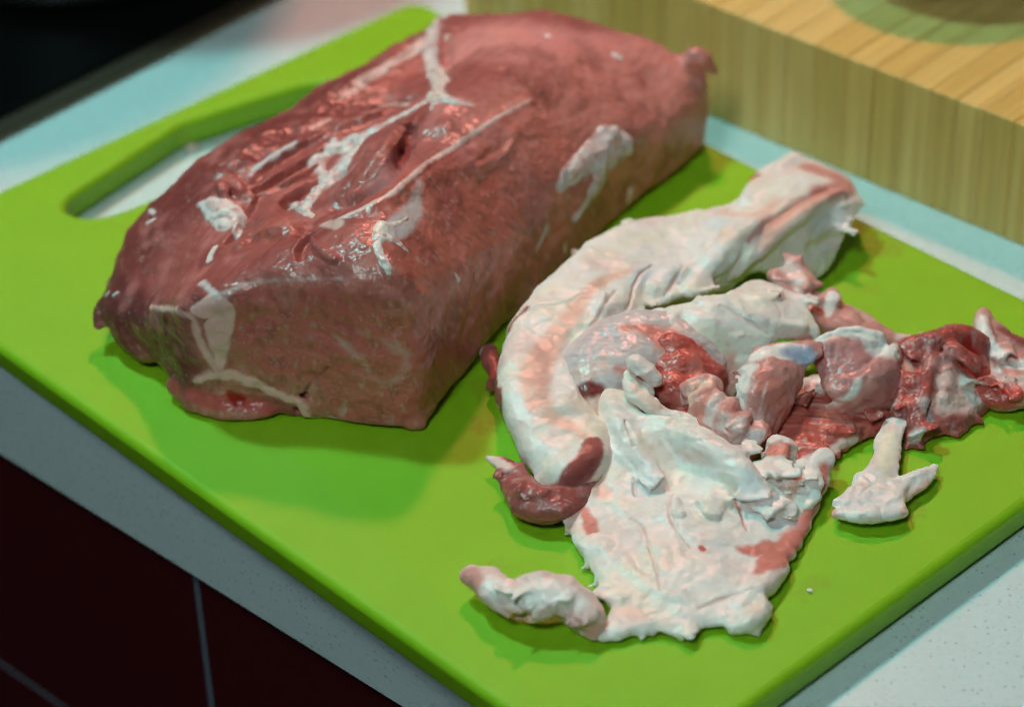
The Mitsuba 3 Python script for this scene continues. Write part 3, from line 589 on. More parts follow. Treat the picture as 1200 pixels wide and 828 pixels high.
# ------------------------------------------------------------------ bamboo block
def bamboo_mat(i, tone):
    def color(p, n, uv, i=i, tone=tone):
        a = p.x * CA + p.y * SA
        b = -p.x * SA + p.y * CA
        g = fbm(a * 900 + i * 13, b * 14, p.z * 14, 3)
        f = noise(a * 2600 + i * 7, b * 30, p.z * 30)
        c = mix([tone[0] * 0.82, tone[1] * 0.78, tone[2] * 0.66], tone, smoothstep(0.25, 0.7, g))
        c = mix(c, [0.76, 0.60, 0.30], smoothstep(0.55, 0.85, noise(a * 1500 + i * 5, b * 9, p.z * 9)) * 0.32)
        return c * (0.93 + 0.1 * f)
    mat('bamboo_%d' % i, {'type': 'principled', 'base_color': proc(color), 'roughness': 0.5, 'specular': 0.35})

for i, tone in enumerate(([0.72, 0.46, 0.145], [0.67, 0.42, 0.12], [0.74, 0.485, 0.17], [0.64, 0.40, 0.11], [0.70, 0.455, 0.14])):
    bamboo_mat(i, tone)
labels['bamboo_block'] = {'label': 'thick bamboo butcher block of glued strips behind the cutting board', 'category': 'chopping block'}
rng = np.random.default_rng(5)
BLK_Y0, BLK_H = 268.5, 41.0
a, j = 26.8, 0
while a < 470:
    w = rng.uniform(9.5, 13.0)
    lift = rng.uniform(-0.08, 0.08)
    m_ = rbox((a, BLK_Y0 + rng.uniform(-0.12, 0.12), CZ + 0.2), (a + w - 0.03, 620, 33.5 + lift), 0.7, 12)
    add('bamboo_block__strip', to_kitchen(m_), 'bamboo_%d' % rng.integers(0, 5), smooth=35)
    a += w
    j += 1

# ---- the pot on the block
def lathe(profile, n=96):
    p = np.array(profile, float)
    t = np.linspace(0, 2 * math.pi, n, endpoint=False)
    v = np.stack([np.outer(np.cos(t), p[:, 0]), np.outer(np.sin(t), p[:, 0]), np.tile(p[:, 1], (n, 1))], -1).reshape(-1, 3)
    k = len(p)
    f = [(i * k + j, ((i + 1) % n) * k + j, ((i + 1) % n) * k + j + 1, i * k + j + 1) for i in range(n) for j in range(k - 1)]
    f = np.array(f)
    return trimesh.Trimesh(v, np.vstack([f[:, [0, 1, 2]], f[:, [0, 2, 3]]]), process=True)

POT = (164.0, 362.0)
pz = 34.0
m_ = lathe([(0, 0), (30, 0), (34, 1.5), (38, 6), (45, 30), (46, 32), (44, 32), (36, 8), (0, 4)])
m_.apply_translation([POT[0], POT[1], pz])
m_.vertices /= 1000
labels['dark_bowl'] = {'label': 'dark bowl on the bamboo block, only the edge of its base in view', 'category': 'bowl'}
add('dark_bowl__body', m_, 'dark_enamel', smooth=40)

# ---- the tall pot on the hob, whose shadow falls on the counter
m_ = lathe([(0, 0), (100, 0), (108, 3), (110, 9), (110, 186), (113, 188), (113, 191), (108, 191), (107, 9), (0, 5)])
m_.apply_translation([-185, 225, CZ + 5.3])
m_.vertices /= 1000
labels['stock_pot'] = {'label': 'tall black pot standing on the black hob', 'category': 'pot'}
add('stock_pot__body', m_, 'dark_enamel', smooth=40)

# ------------------------------------------------------------------ meat
def vertex_normals(V, F):
    n = np.zeros_like(V)
    fn = np.cross(V[F[:, 1]] - V[F[:, 0]], V[F[:, 2]] - V[F[:, 0]])
    for k in range(3):
        np.add.at(n, F[:, k], fn)
    return n / np.maximum(np.linalg.norm(n, axis=1, keepdims=True), 1e-12)

COL = {
    'lean': (0.33, 0.085, 0.073), 'lean_dark': (0.17, 0.034, 0.031), 'lean_pink': (0.70, 0.25, 0.225), 'lean_deep': (0.13, 0.030, 0.030), 'lean_red': (0.50, 0.085, 0.065), 'eye': (0.52, 0.125, 0.105),
    'fat': (0.75, 0.665, 0.615), 'fat_pink': (0.72, 0.50, 0.45), 'fat_cream': (0.74, 0.64, 0.50), 'fat_grey': (0.58, 0.54, 0.53), 'silver': (0.56, 0.46, 0.45), 'pink': (0.58, 0.25, 0.215), 'fascia': (0.62, 0.42, 0.39), 'lean_bright': (0.46, 0.10, 0.075), 'lean_mauve': (0.40, 0.17, 0.165), 'blood': (0.34, 0.018, 0.014),
    'fat_rose': (0.72, 0.42, 0.33), 'raw_rose': (0.58, 0.185, 0.145), 'fat_blue': (0.64, 0.62, 0.62), 'steel': (0.30, 0.33, 0.42), 'lean_side': (0.66, 0.21, 0.155), 'fat_face': (0.82, 0.45, 0.40),
}

def feature(V, N, C, pts, col, r=None, soft=0.6, warp=0.8, ws=3.0, amount=1.0, lift=0.0, seed=11):
    """Blend a colour along the curve pts (x, y, z[, radius]); an irregular outline; lift raises the surface there."""
    p = np.asarray(pts, float)
    if p.shape[1] == 3:
        p = np.column_stack([p, np.full(len(p), r if r else 1.5)])
    c = curve(p, 0.4) if len(p) > 1 else p
    m = p[:, 3].max() + soft + warp + 1
    near = np.where(np.all((V > c[:, :3].min(0) - m) & (V < c[:, :3].max(0) + m), axis=1))[0]
    if not len(near):
        return
    d, i = cKDTree(c[:, :3]).query(V[near], workers=-1, distance_upper_bound=m * 1.5)
    ok = np.isfinite(d)
    near, d, i = near[ok], d[ok], i[ok]
    d = d - c[i, 3] + 2 * warp * nz(V[near], ws, seed, 3)
    a = sstep(soft, -soft, d)
    if col is not None:
        cc = np.array(COL[col] if isinstance(col, str) else col)
        tint = 1 + 0.16 * nz(V[near], 1.6, seed + 3, 2)[:, None]
        C[near] = C[near] * (1 - amount * a[:, None]) + amount * a[:, None] * cc * tint
    if lift:
        V[near] += N[near] * (lift * a)[:, None]

def mottle(V, C, col, scale, lo, hi, amount, seed, aniso=None):
    q = V if aniso is None else V @ aniso
    t = sstep(lo, hi, nz(q, scale, seed, 3) + 0.5) * amount
    C[:] = C * (1 - t[:, None]) + np.array(COL[col] if isinstance(col, str) else col) * t[:, None]

def stretch(d, k):
    """Matrix that squeezes space along direction d by k (so noise streaks along d)."""
    d = np.array(d, float) / np.linalg.norm(d)
    return np.eye(3) - (1 - 1 / k) * np.outer(d, d)

LOIN = []
def sunk(pts, r, flat=1.0):
    """A rope half buried in the loin's flesh, so that only its ragged back shows."""
    p = np.array(pts, float)[:, :3]
    r = np.asarray(r, float)
    c = curve(np.column_stack([p, r]), 1.5)
    i = cKDTree(LOIN[0]).query(c[:, :3])[1]
    big = c[:, 3] * 1.6 + 0.5
    q = LOIN[0][i] - LOIN[1][i] * (big - 0.45 * c[:, 3])[:, None]
    return tube(q, big)

def meat(name, base, paint, mat_key='fat_wet', subdivide=False, fine=((0.10, 1.2),), key=None, crease=(), **tags):
    V, F = extract(name)
    if subdivide:
        V, F = trimesh.remesh.subdivide(V, F)
    N = vertex_normals(V, F)
    C = np.tile(np.array(COL[base], float), (len(V), 1))
    paint(V, N, C)
    if crease:
        for sc, am, sd in crease:
            q = nz(V, sc, sd, 2)
            V -= N * (0.5 * am * sstep(0.08, 0.0, np.abs(q)) * sstep(-0.12, 0.12, nz(V, sc * 1.6, sd + 5, 2)))[:, None]
    for a, s in fine:
        V += N * (2 * a * nz(V, s, 91, 2))[:, None]
    V[:, 2] = np.maximum(V[:, 2], 0.12)
    if name == 'pork_loin':
        LOIN.extend([V, N])
    add(key or name, trimesh.Trimesh(V / 1000.0, F, process=False), mat_key, smooth=True, color=np.clip(C, 0.004, 0.92), **tags)

def fat_mottle(V, C, seed, pink=0.55, cream=0.4):
    pink, cream = min(1.0, 1.25 * pink), cream + 0.1
    mottle(V, C, 'fat_pink', 14.0, 0.50, 0.72, pink, seed)
    mottle(V, C, 'fat_cream', 9.0, 0.54, 0.74, cream, seed + 1)
    mottle(V, C, 'fat_grey', 6.0, 0.58, 0.78, 0.3, seed + 2)
    mottle(V, C, 'fat_cream', 11.0, 0.48, 0.70, 0.5, seed + 3)
    mottle(V, C, 'fat_pink', 2.6, 0.56, 0.72, 0.35, seed + 4)
    C *= 1 + 0.14 * nz(V, 1.1, seed + 5, 2)[:, None]

def fibres(V, C, d, seed, dark=0.5, light=0.35, scale=1.3, w=None):
    A = stretch(d, 9.0)
    q = V @ A
    n1 = nz(q, scale, seed, 2) + 0.5
    n2 = nz(q, scale * 0.8, seed + 9, 2) + 0.5
    w = 1.0 if w is None else w
    a, b = sstep(0.5, 0.75, n1) * dark * w, sstep(0.6, 0.8, n2) * light * w
    C[:] = C * (1 - 0.55 * a[:, None])
    C[:] = C * (1 - b[:, None]) + b[:, None] * np.array(COL['fascia'])

# ---- loin
def paint_loin(V, N, C):
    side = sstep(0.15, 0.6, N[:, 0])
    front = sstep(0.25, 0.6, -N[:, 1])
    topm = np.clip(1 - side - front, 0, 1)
    f = lambda pts, col, **k: feature(V, N, C, pts, col, **k)
    # large differences between the muscles
    f([(117, 184.7, 52.6, 20), (143.4, 199, 47.3, 24), (156.1, 223.1, 32.5, 22), (161.7, 188.7, 37.6, 18)], 'lean_pink', soft=9, warp=4, ws=12, amount=0.9)
    f([(170.5, 105.9, 61.2, 12), (162.1, 135, 57.4, 14), (164, 162.9, 46.3, 16), (170.8, 179.4, 29, 16)], 'lean_pink', soft=8, warp=4, ws=10, amount=0.45)
    f([(102.1, 38.3, 27.1, 12), (102.4, 56.5, 38.1, 13), (107.1, 81.3, 46.6, 12), (102.1, 110.3, 46.4, 11), (98.2, 143.4, 47.3, 10)], 'lean_dark', soft=7, warp=4, ws=11, amount=0.75)
    f([(103.7, 27.6, 18.4, 9), (123.2, 24.4, 16.4, 12), (145.1, 22.8, 18.4, 12), (153.2, 23.5, 14.2, 8)], 'lean_deep', soft=4, warp=3, ws=7, amount=0.85)
    f([(183.1, 74, 62.8, 5), (178, 92.2, 62.8, 6), (168.8, 114.3, 58.3, 5)], 'lean_bright', soft=3, warp=1.5, amount=0.7)
    f([(152.2, 58.9, 50.4, 5), (161.5, 58.1, 52.9, 5)], 'lean_bright', soft=3, warp=1.5, amount=0.6)
    f([(184.5, 62.7, 61.2, 4), (188.8, 69, 61.6, 6), (186.8, 75.8, 62.1, 4)], 'lean_bright', soft=3, warp=1.5, amount=0.6)
    f([(113.7, 70.7, 44.6, 4), (121.1, 70, 45.9, 3)], 'lean_bright', soft=2, warp=1, amount=0.6)
    f([(162, 97.6, 61.2, 5), (168, 87.1, 60.8, 4)], 'lean_mauve', soft=2.5, warp=1.2, amount=0.7)
    f([(171.9, 127.5, 53.9, 4), (169.4, 137.2, 52.6, 4), (166.6, 145.4, 53.3, 4)], 'lean_bright', soft=3, warp=2, amount=0.7)
    f([(103.7, 146, 46.8, 7), (101.6, 159.4, 47, 7), (93.7, 162.6, 47.6, 5)], 'lean_bright', soft=4, warp=2, amount=0.6)
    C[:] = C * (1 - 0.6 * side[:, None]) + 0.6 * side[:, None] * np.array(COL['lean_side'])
    # the cut eye
    mottle(V, C, 'lean_dark', 16, 0.48, 0.75, 0.45, 40)
    mottle(V, C, 'lean_pink', 9, 0.52, 0.76, 0.35, 44)
    f([(170.2, 36.4, 39.7, 9), (175.4, 40.9, 29.1, 13), (189, 49.8, 32.9, 17), (200.5, 56.3, 27.5, 14), (195.5, 52.7, 12.6, 12), (205.5, 61, 11.8, 8)], 'eye', soft=1.8, warp=1.2, ws=6)
    fibres(V, C, (-0.2, 0.97, 0.05), 50, 0.28, 0.10, 1.5, topm)
    fibres(V, C, (0.35, -0.35, 0.9), 60, 0.35, 0.28, 1.9, side)
    # pale web on the cut face
    haze = sstep(0.46, 0.80, nz(V @ stretch((0.8, 0.6, -0.25), 3.0), 2.4, 72, 4) + 0.5) * sstep(-0.25, 0.15, nz(V, 11, 75, 2)) * front
    C[:] = C * (1 - 0.3 * haze[:, None]) + 0.3 * haze[:, None] * np.array((0.64, 0.29, 0.25))
    grit = sstep(0.62, 0.78, nz(V, 0.9, 77, 2) + 0.5) * sstep(-0.1, 0.15, nz(V, 7, 78, 2)) * front
    C[:] = C * (1 - 0.35 * grit[:, None]) + 0.35 * grit[:, None] * np.array((0.62, 0.42, 0.38))
    f([(202.6, 58.8, 32.9, 0.8), (205.9, 61.9, 30.5, 1), (206.9, 62.6, 25, 1), (204.1, 59.9, 19.3, 0.8), (200.2, 55.9, 19.7, 0.6), (198.4, 54.5, 24.9, 0.6)], 'fascia', soft=1.8, warp=2.0, ws=2.5, amount=0.42)
    f([(190.2, 50.5, 33.2, 1), (194, 52, 29.6, 1.4), (197.6, 53.7, 27.4, 1)], 'fascia', soft=1.5, warp=1.6, ws=2.5, amount=0.5)
    f([(187.6, 48.1, 22.1, 0.5), (181.2, 44.6, 13, 0.6), (176.3, 44.3, 2.2, 0.6)], 'lean_dark', soft=0.5, warp=0.3, amount=0.8)
    f([(191.5, 50.8, 9.9, 0.8), (188.2, 51, 1.2, 0.8)], 'fascia', soft=1, warp=0.8, amount=0.5)
    f([(169.7, 36.7, 6.1, 2), (173.6, 39.9, 3.8, 3), (177.9, 44.3, 0.5, 2)], 'lean', soft=1.5, warp=1)
    # fat on the front
    f([(127.9, 27.4, 25.6, 0.6), (145, 23.9, 34.3, 0.9), (155.1, 23.5, 36.6, 1.2), (156.3, 24.3, 30.6, 1.3), (157.9, 25.5, 23.5, 1.2), (159.9, 27.2, 17.6, 0.8)], 'fat_face', soft=0.8, warp=0.9, ws=2.4, lift=0.15)
    f([(156.3, 24.2, 39.3, 1.6), (159.4, 25.7, 40.1, 3.4), (162.1, 27.5, 40.5, 5.2), (162.3, 28, 35.4, 4.6), (161.8, 27.7, 29.7, 3.6), (161.3, 28.1, 23.8, 2.2), (161, 27.8, 19.1, 1)], 'fat_face', soft=0.7, warp=0.9, ws=3.5, lift=0.12)
    f([(163, 28.5, 44.1, 2.2), (164.1, 30.4, 45.9, 1.5), (167.8, 36, 48.6, 0.6), (173.7, 40.6, 50.3, 0.5), (184.2, 48, 52.3, 0.2), (191.8, 52.5, 54, 0.1)], 'fascia', soft=0.8, warp=1.0, ws=2.4, amount=0.6)
    f([(152, 30.7, 44.3, 1), (161.2, 28.7, 45.6, 1.2)], 'fat_grey', soft=0.7, warp=0.9, amount=0.8)
    f([(153.2, 23.3, 12.3, 1), (157.9, 25.9, 15.3, 1.4), (161.7, 28.3, 16.6, 1.8), (166.7, 33.3, 14.1, 1.7), (173, 39.3, 9.3, 1.6), (178.3, 42.5, 7.5, 1.4)], 'fat_face', soft=0.9, warp=1.3, ws=2.6, lift=0.2)
    f([(180, 43.6, 5.2, 1.4), (180.1, 46.1, 0.4, 1.7), (183.5, 48.8, 0.9, 1.4), (189.1, 51.2, 1.4, 0.8)], 'fat_face', soft=0.9, warp=1.3, ws=2.6, lift=0.2)
    f([(152.6, 22.2, 7.5, 2.2), (160.6, 25.7, 6.5, 2.4), (165.2, 31.3, 6.6, 2.6), (172, 37.2, 3.1, 2)], 'lean_red', soft=1.2, warp=1.2, ws=3, amount=0.8)
    f([(162.7, 29.2, 9, 1.5), (164.5, 30.9, 7.1, 2.2)], 'blood', soft=0.8, warp=0.8, ws=2.5)
    f([(135.8, 25, 5.8, 1.8), (145.3, 21.1, 6.5, 1.8)], 'lean_red', soft=1.2, warp=1, amount=0.7)
    # scraps of fat and fascia on top
    f([(114.8, 59.6, 42.1, 1.5), (122.5, 60.1, 43.4, 4.2), (128.2, 57.9, 43.2, 3.8)], 'fat_grey', soft=0.8, warp=1.6, ws=3, lift=0.5)
    f([(137.7, 55.8, 44.1, 1.4), (134.5, 59.1, 44.2, 1.4)], 'fat', soft=0.6, warp=0.6, lift=0.5)
    f([(118.5, 75.5, 45.5, 1.2), (115.7, 81.9, 45.2, 1.8), (114.1, 89.6, 45.6, 1.6), (113.5, 99.3, 45.6, 0.8)], 'fat_grey', soft=0.8, warp=1.2, ws=2.4, lift=0.3, amount=0.9)
    f([(175.9, 66.6, 60.6, 0.7), (180.3, 80.2, 63.5, 0.8), (175.5, 95.8, 62.6, 0.9), (167.4, 114.5, 58.5, 1), (162.5, 137.2, 56.9, 0.9), (156.1, 163.1, 52.8, 0.5)], 'fat_pink', soft=0.5, warp=0.5, ws=3, amount=0.9)
    f([(177, 64.1, 60.4, 2), (168.8, 65.7, 56.6, 1.4)], 'fat_pink', soft=0.8, warp=0.8, amount=0.7)
    f([(177.5, 96.3, 61.1, 1.4), (182.1, 90.7, 59.2, 2.2), (186.5, 84.4, 58.9, 3.2), (189.6, 77.5, 59.9, 3.8), (190.9, 72.1, 60.5, 3)], 'fat_grey', soft=1.2, warp=1.2, ws=4, amount=0.75)
    f([(99.2, 138.8, 47.9, 1.2), (96.8, 152.2, 47.1, 2.2), (96.1, 164.4, 47.1, 2), (91.6, 174.3, 47.1, 2)], 'fat_pink', soft=1.5, warp=1.8, ws=4, amount=0.75)
    f([(102.2, 128.6, 46.9, 1), (101.7, 138.4, 47.5, 1.6)], 'fat_pink', soft=1.2, warp=1.4, ws=3, amount=0.6)
    f([(112.7, 130.5, 44.8, 0.6), (114.6, 138.3, 44.9, 1), (126.1, 137.8, 50.4, 0.8)], 'fat_pink', soft=0.6, warp=0.7, amount=0.8)
    f([(109, 109.9, 46.2, 0.8), (109.2, 117.1, 46.4, 1)], 'fat_pink', soft=1, warp=1, amount=0.5)
    f([(180.5, 146.3, 22.6, 1.6), (180.9, 143.6, 19.5, 1.2), (182.3, 140.3, 18.1, 0.8)], 'fat_grey', soft=1, warp=0.8, amount=0.9)
    f([(168.3, 197.8, 8, 1.6), (168.6, 196.7, 4.9, 1.4)], 'fat_pink', soft=0.7, warp=0.6, lift=0.4)
    f([(177.6, 157.4, 10.2, 0.8), (178, 157, 7.9, 0.6)], 'fat_pink', soft=0.5, warp=0.4)
    f([(198.6, 91, 39.9, 0.5), (199.3, 91.7, 38, 0.7)], 'fat', soft=0.5, warp=0.3)
    for p in ([(94.4, 53.8, 33.5, 0.9), (98, 52.9, 34.6, 0.9)], [(99, 49.2, 33.2, 0.8), (101, 50.6, 34.7, 0.9)], [(107.7, 27.5, 20, 0.5), (109, 28.4, 21.2, 0.5)], [(126.8, 199.7, 51.4, 1), (128.1, 199.3, 51.4, 1)],
              [(104.5, 28.1, 19.5, 0.4), (104, 27.4, 18.3, 0.4)], [(134.6, 80.9, 44, 0.7), (135.4, 80.9, 43.8, 0.7)], [(142.6, 40.8, 43.1, 1.2), (138, 46.8, 42.8, 1)], [(141.7, 217.1, 42.6, 1.2), (143.1, 218.1, 41.7, 1.2)]):
        f(p, 'fat', soft=0.4, warp=0.4, lift=0.4, amount=0.85)
    f([(83.5, 188.2, 43.5), (97.6, 172.4, 46.9), (109.6, 162.7, 47.2), (134.9, 142.1, 56.6), (136.6, 136.2, 56.6), (134.2, 130, 54.1), (131, 123.1, 51.2), (129.9, 119.6, 50.1), (128.2, 115.2, 48.7), (127.1, 110.9, 46.9), (131.9, 104.6, 46.6), (133.9, 98.5, 45.7), (143.4, 85.9, 50.4), (147.4, 78.4, 50.5), (148.7, 73.9, 49.4)], 'fascia', r=2.0, soft=1.8, warp=1.6, ws=4, amount=0.75)
    f([(134.9, 142.1, 56.6, 1.6), (148.7, 136.5, 61.3, 1.4), (153.8, 139.9, 60.4, 0.7)], 'fat_grey', soft=1.0, warp=0.8, amount=0.8)
    f([(176.8, 155.9, 32.9, 2.2), (173.9, 165.4, 32.5, 3.4), (170.3, 176.1, 31.5, 4.2), (168.3, 184.4, 31, 5), (167.1, 192.1, 29.2, 4.4), (167.3, 197.6, 25.5, 2.4)], 'fat_grey', soft=1.0, warp=2.2, ws=3.5, lift=0.55)
    f([(172.4, 177.9, 27, 3.2), (172.3, 179.6, 21.6, 2.6), (173.8, 174, 20.2, 2.6), (176.1, 167.7, 18.7, 1.8), (176.9, 163, 17.2, 1)], 'fat_grey', soft=1.0, warp=1.8, ws=3, lift=0.45)
    for pts, lift, soft in (
            ([(146.1, 121.1, 57.4, 1.2), (157.7, 106.6, 60.1, 1.7), (167.5, 92.8, 62.6, 1.8), (167.4, 84.1, 59.7, 1.6), (167.2, 77.3, 57.3, 1)], -3.6, 1.4),
            ([(149.1, 114.1, 58.5, 2.4), (159.3, 100.4, 61.3, 3.4), (162.9, 90.1, 59.4, 3.2), (164, 82.1, 57.4, 2.2)], 2.8, 2.0),
            ([(136.5, 98.5, 45.9, 1.2), (136, 91, 45.2, 2.2), (135.1, 84, 44.4, 2.4), (136.2, 76.8, 43.8, 1.4)], -4.2, 1.6),
            ([(125.4, 73.4, 45.7, 0.8), (125.6, 83.7, 46.1, 1.2), (124, 95.5, 46, 1.4), (123.7, 104.4, 45.8, 1)], -2.8, 1.2),
            ([(120.2, 74.2, 46.2, 1.5), (115.1, 88.1, 45.4, 1.8), (114.1, 100.2, 45.4, 1.8), (117.7, 115.4, 47.5, 1.6), (120.4, 127.8, 48.4, 1.2)], 2.0, 1.6),
            ([(140.4, 50.9, 43.8, 1), (136, 59.5, 43.8, 1.5), (131.1, 67.2, 44, 1.4), (127.1, 74, 44.8, 1)], -2.2, 1.0),
            ([(151.9, 56.2, 49.1, 3), (153.9, 58.8, 51.2, 4.5), (159.2, 58.6, 52.5, 3.5)], 2.6, 2.6), ([(148.5, 48.1, 47, 2), (145.1, 54.1, 46.3, 2.4)], 1.2, 1.6),
            ([(118.9, 65.6, 45.7, 1.4), (113.3, 70.6, 44.5, 2.2), (117.4, 71.6, 46.1, 2), (122.3, 69.8, 45.9, 1.4)], 1.8, 1.0), ([(119.5, 63.7, 45.5, 0.8), (119.2, 68, 44.7, 1), (123, 67.7, 44.6, 0.8)], -1.4, 0.8),
            ([(176.7, 49.4, 55.7, 1), (172.7, 54.7, 56.8, 1.8), (170.2, 58.6, 56.9, 1)], -2.6, 0.9), ([(172.6, 57.2, 57.4, 1.2), (180.1, 54.9, 57.7, 1.6), (187, 54.3, 57.6, 1.2)], 1.1, 1.0),
            ([(163.2, 77.1, 55.5, 3), (167.7, 90.9, 62, 5), (157.7, 117.3, 60.1, 5)], -2.2, 5.0), ([(127.2, 82.3, 45.2, 1.5), (126.9, 89.5, 45.1, 1.8), (127.1, 97.1, 44.6, 1.2)], 1.4, 1.2),
            ([(175.9, 66.6, 60.6, 1.5), (180.3, 80.2, 63.5, 2), (175.5, 95.8, 62.6, 2.2), (167.4, 114.5, 58.5, 2.2), (162.5, 137.2, 56.9, 2), (156.1, 163.1, 52.8, 1.5)], 1.2, 2.4),
            ([(172.3, 127.5, 53.1, 2.4), (170.2, 134.6, 52.2, 3.4), (168, 141.1, 52.9, 2.4)], -1.1, 3.0), ([(173.3, 124.4, 52.4, 1.2), (172.2, 129.7, 50.8, 1.4), (170.7, 136.2, 49.8, 1.2), (168.6, 143.5, 51.4, 1)], 1.2, 1.0),
            ([(97, 180, 46.9, 1.8), (108.1, 170.6, 46.7, 2.2), (130.6, 149.8, 55.9, 1.6)], -1.5, 1.6), ([(100.3, 141.6, 47.2, 1.2), (98.1, 154.8, 47.5, 1.4), (95.9, 166.8, 46.8, 1.2)], -0.9, 1.4),
            ([(112.4, 134.5, 44.3, 1), (119.1, 138.2, 48.1, 1.4), (124.3, 143.2, 50.6, 1)], -1.3, 1.0), ([(164.6, 132.6, 56.4, 1.2), (166.9, 119.6, 57.3, 1.4), (174.6, 102.1, 61.6, 1.2), (180.9, 86.2, 62.9, 1)], -0.9, 1.6)):
        f(pts, None, soft=soft, warp=1.0, ws=3.5, lift=lift)
    V += N * (2.0 * nz(V, 6.0, 87, 3) * topm * sstep(145, 110, V[:, 0] + 0.25 * V[:, 1] - 15))[:, None]
    # fibres in relief
    A = stretch((-0.2, 0.97, 0.05), 7.0)
    V += N * ((0.16 * nz(V @ A, 1.5, 81, 2)) * (topm + 0.15))[:, None]
    A = stretch((0.35, -0.35, 0.9), 7.0)
    V += N * ((0.32 * nz(V @ A, 2.2, 83, 2)) * side)[:, None]

meat('pork_loin', 'lean', paint_loin, 'meat_wet', True, ((0.10, 1.8), (0.035, 0.8)), key='pork_loin__flesh')
labels['pork_loin'] = {'label': 'large trimmed block of raw pork loin lying across the green board', 'category': 'meat'}

def loin_scrap(key, prims, k, base, paint, noises, h=0.5, label=None):
    shape(key, prims, k=k, noises=noises, h=h, floor=-50)
    meat(key, base, paint, 'fat_wet', False, ((0.06, 0.8),), key='pork_loin__' + key, label=label)

def scrap_fat(seed):
    def paint(V, N, C):
        fat_mottle(V, C, seed, 0.5, 0.5)
        mottle(V, C, 'fascia', 2.4, 0.44, 0.62, 0.8, seed + 7)
        mottle(V, C, 'lean_mauve', 1.8, 0.58, 0.70, 0.7, seed + 8)
    return paint

loin_scrap('fat_seam', [sunk([(83.5, 188.2, 43.5), (97.6, 172.4, 46.9), (109.6, 162.7, 47.2), (134.9, 142.1, 56.6), (136.6, 136.2, 56.6), (134.2, 130, 54.1), (131, 123.1, 51.2), (129.9, 119.6, 50.1)], [0.94, 1.80, 2.11, 2.00, 1.58, 1.05, 1.27, 1.69]),
                        sunk([(90.9, 179.2, 46.5), (77.3, 193.7, 41.1), (80.5, 194.9, 43.2)], [1.05, 1.47, 1.05]),
                        sunk([(133.5, 142.6, 55.8), (144.1, 136.2, 60.2), (149.5, 136.5, 61.3), (153.8, 139.9, 60.4)], [1.69, 1.58, 1.05, 0.53]), sunk([(137, 138.8, 57.6), (146.1, 130, 59.9)], [0.94, 0.63]),
                        sunk([(129.9, 119.6, 50.1), (128.2, 115.2, 48.7), (125.8, 112, 47.2), (127.3, 108.5, 46.1)], [1.47, 2.11, 2.52, 1.89]), sunk([(121.7, 109, 47.1), (123.5, 105.3, 45.9), (123.8, 101.4, 45.8)], [1.05, 1.89, 1.27]),
                        sunk([(129.2, 114.3, 48.9), (132.4, 106.4, 47.3), (134.9, 99.8, 46.2), (134.1, 95.5, 45.2)], [1.27, 1.47, 1.89, 1.80]),
                        sunk([(134.1, 95.5, 45.2), (143.3, 84.6, 50.3), (147.4, 78.4, 50.5), (149.2, 74.1, 49.5)], [1.58, 1.36, 1.36, 1.27]), sunk([(159.9, 68.9, 53), (148.6, 73.2, 49.1), (137.3, 76.5, 43.4)], [0.53, 1.27, 0.84]),
                        sunk([(127.9, 96.7, 44.5), (126.2, 98.9, 44.8)], [1.58, 1.80])], 1.6, 'fat_grey', scrap_fat(201), ((0.6, 3.5), (0.22, 1.3)),
           label='stringy white fat seam between the two lobes of the loin')
loin_scrap('fat_tail', [sunk([(187.4, 72.3, 61.9), (190.6, 68, 61.1), (194.6, 65.1, 60.1), (198.9, 63.2, 58.5), (202.2, 62.2, 56.1)], [1.01, 1.20, 1.01, 0.95, 0.56]), sunk([(191.4, 68, 60.9), (192.9, 71.2, 59.8), (194.7, 72.9, 58), (196.7, 74.4, 55.5)], [1.01, 0.82, 0.82, 0.50]),
                        sunk([(189.4, 71.8, 61.2), (189.1, 77.4, 60.3), (187.6, 82.7, 59.3)], [0.88, 0.63, 0.38])], 1.6, 'fat', scrap_fat(211), ((0.35, 3), (0.25, 1.2)),
           label='forked white tail of fat hanging over the front corner of the loin')
loin_scrap('fat_patch', [sunk([(174.5, 163.3, 32.4), (171, 172.9, 31.9), (168.5, 181.8, 31.5), (167.1, 188.9, 31.2), (166.5, 195.9, 28.5)], [1.62, 2.97, 3.51, 4.05, 2.43]), sunk([(169.4, 183.3, 29.3), (167.8, 191.3, 27.1), (167.6, 196.5, 25.4)], [3.24, 4.05, 2.16]),
                         sunk([(171, 180.1, 28.1), (172.6, 179.3, 23.9), (174.4, 172.6, 21.7)], [2.70, 2.43, 1.62])], 2.0, 'fat_grey',
           scrap_fat(221), ((0.9, 4), (0.4, 1.6)), label='ragged grey white patch of fat on the right side of the loin')
loin_scrap('fat_flake', [sunk([(118.1, 60.6, 43.8), (123.2, 60.6, 43.5), (128.6, 59, 43.5), (130.8, 55.9, 43.4)], [1.62, 3.24, 3.51, 2.16]), sunk([(126.5, 62, 43.7), (125.2, 60.3, 43.3)], [1.62, 2.16])], 1.6, 'fat', scrap_fat(231), ((0.5, 3), (0.3, 1.3)),
           label='white flake of fat on the left lobe of the loin')

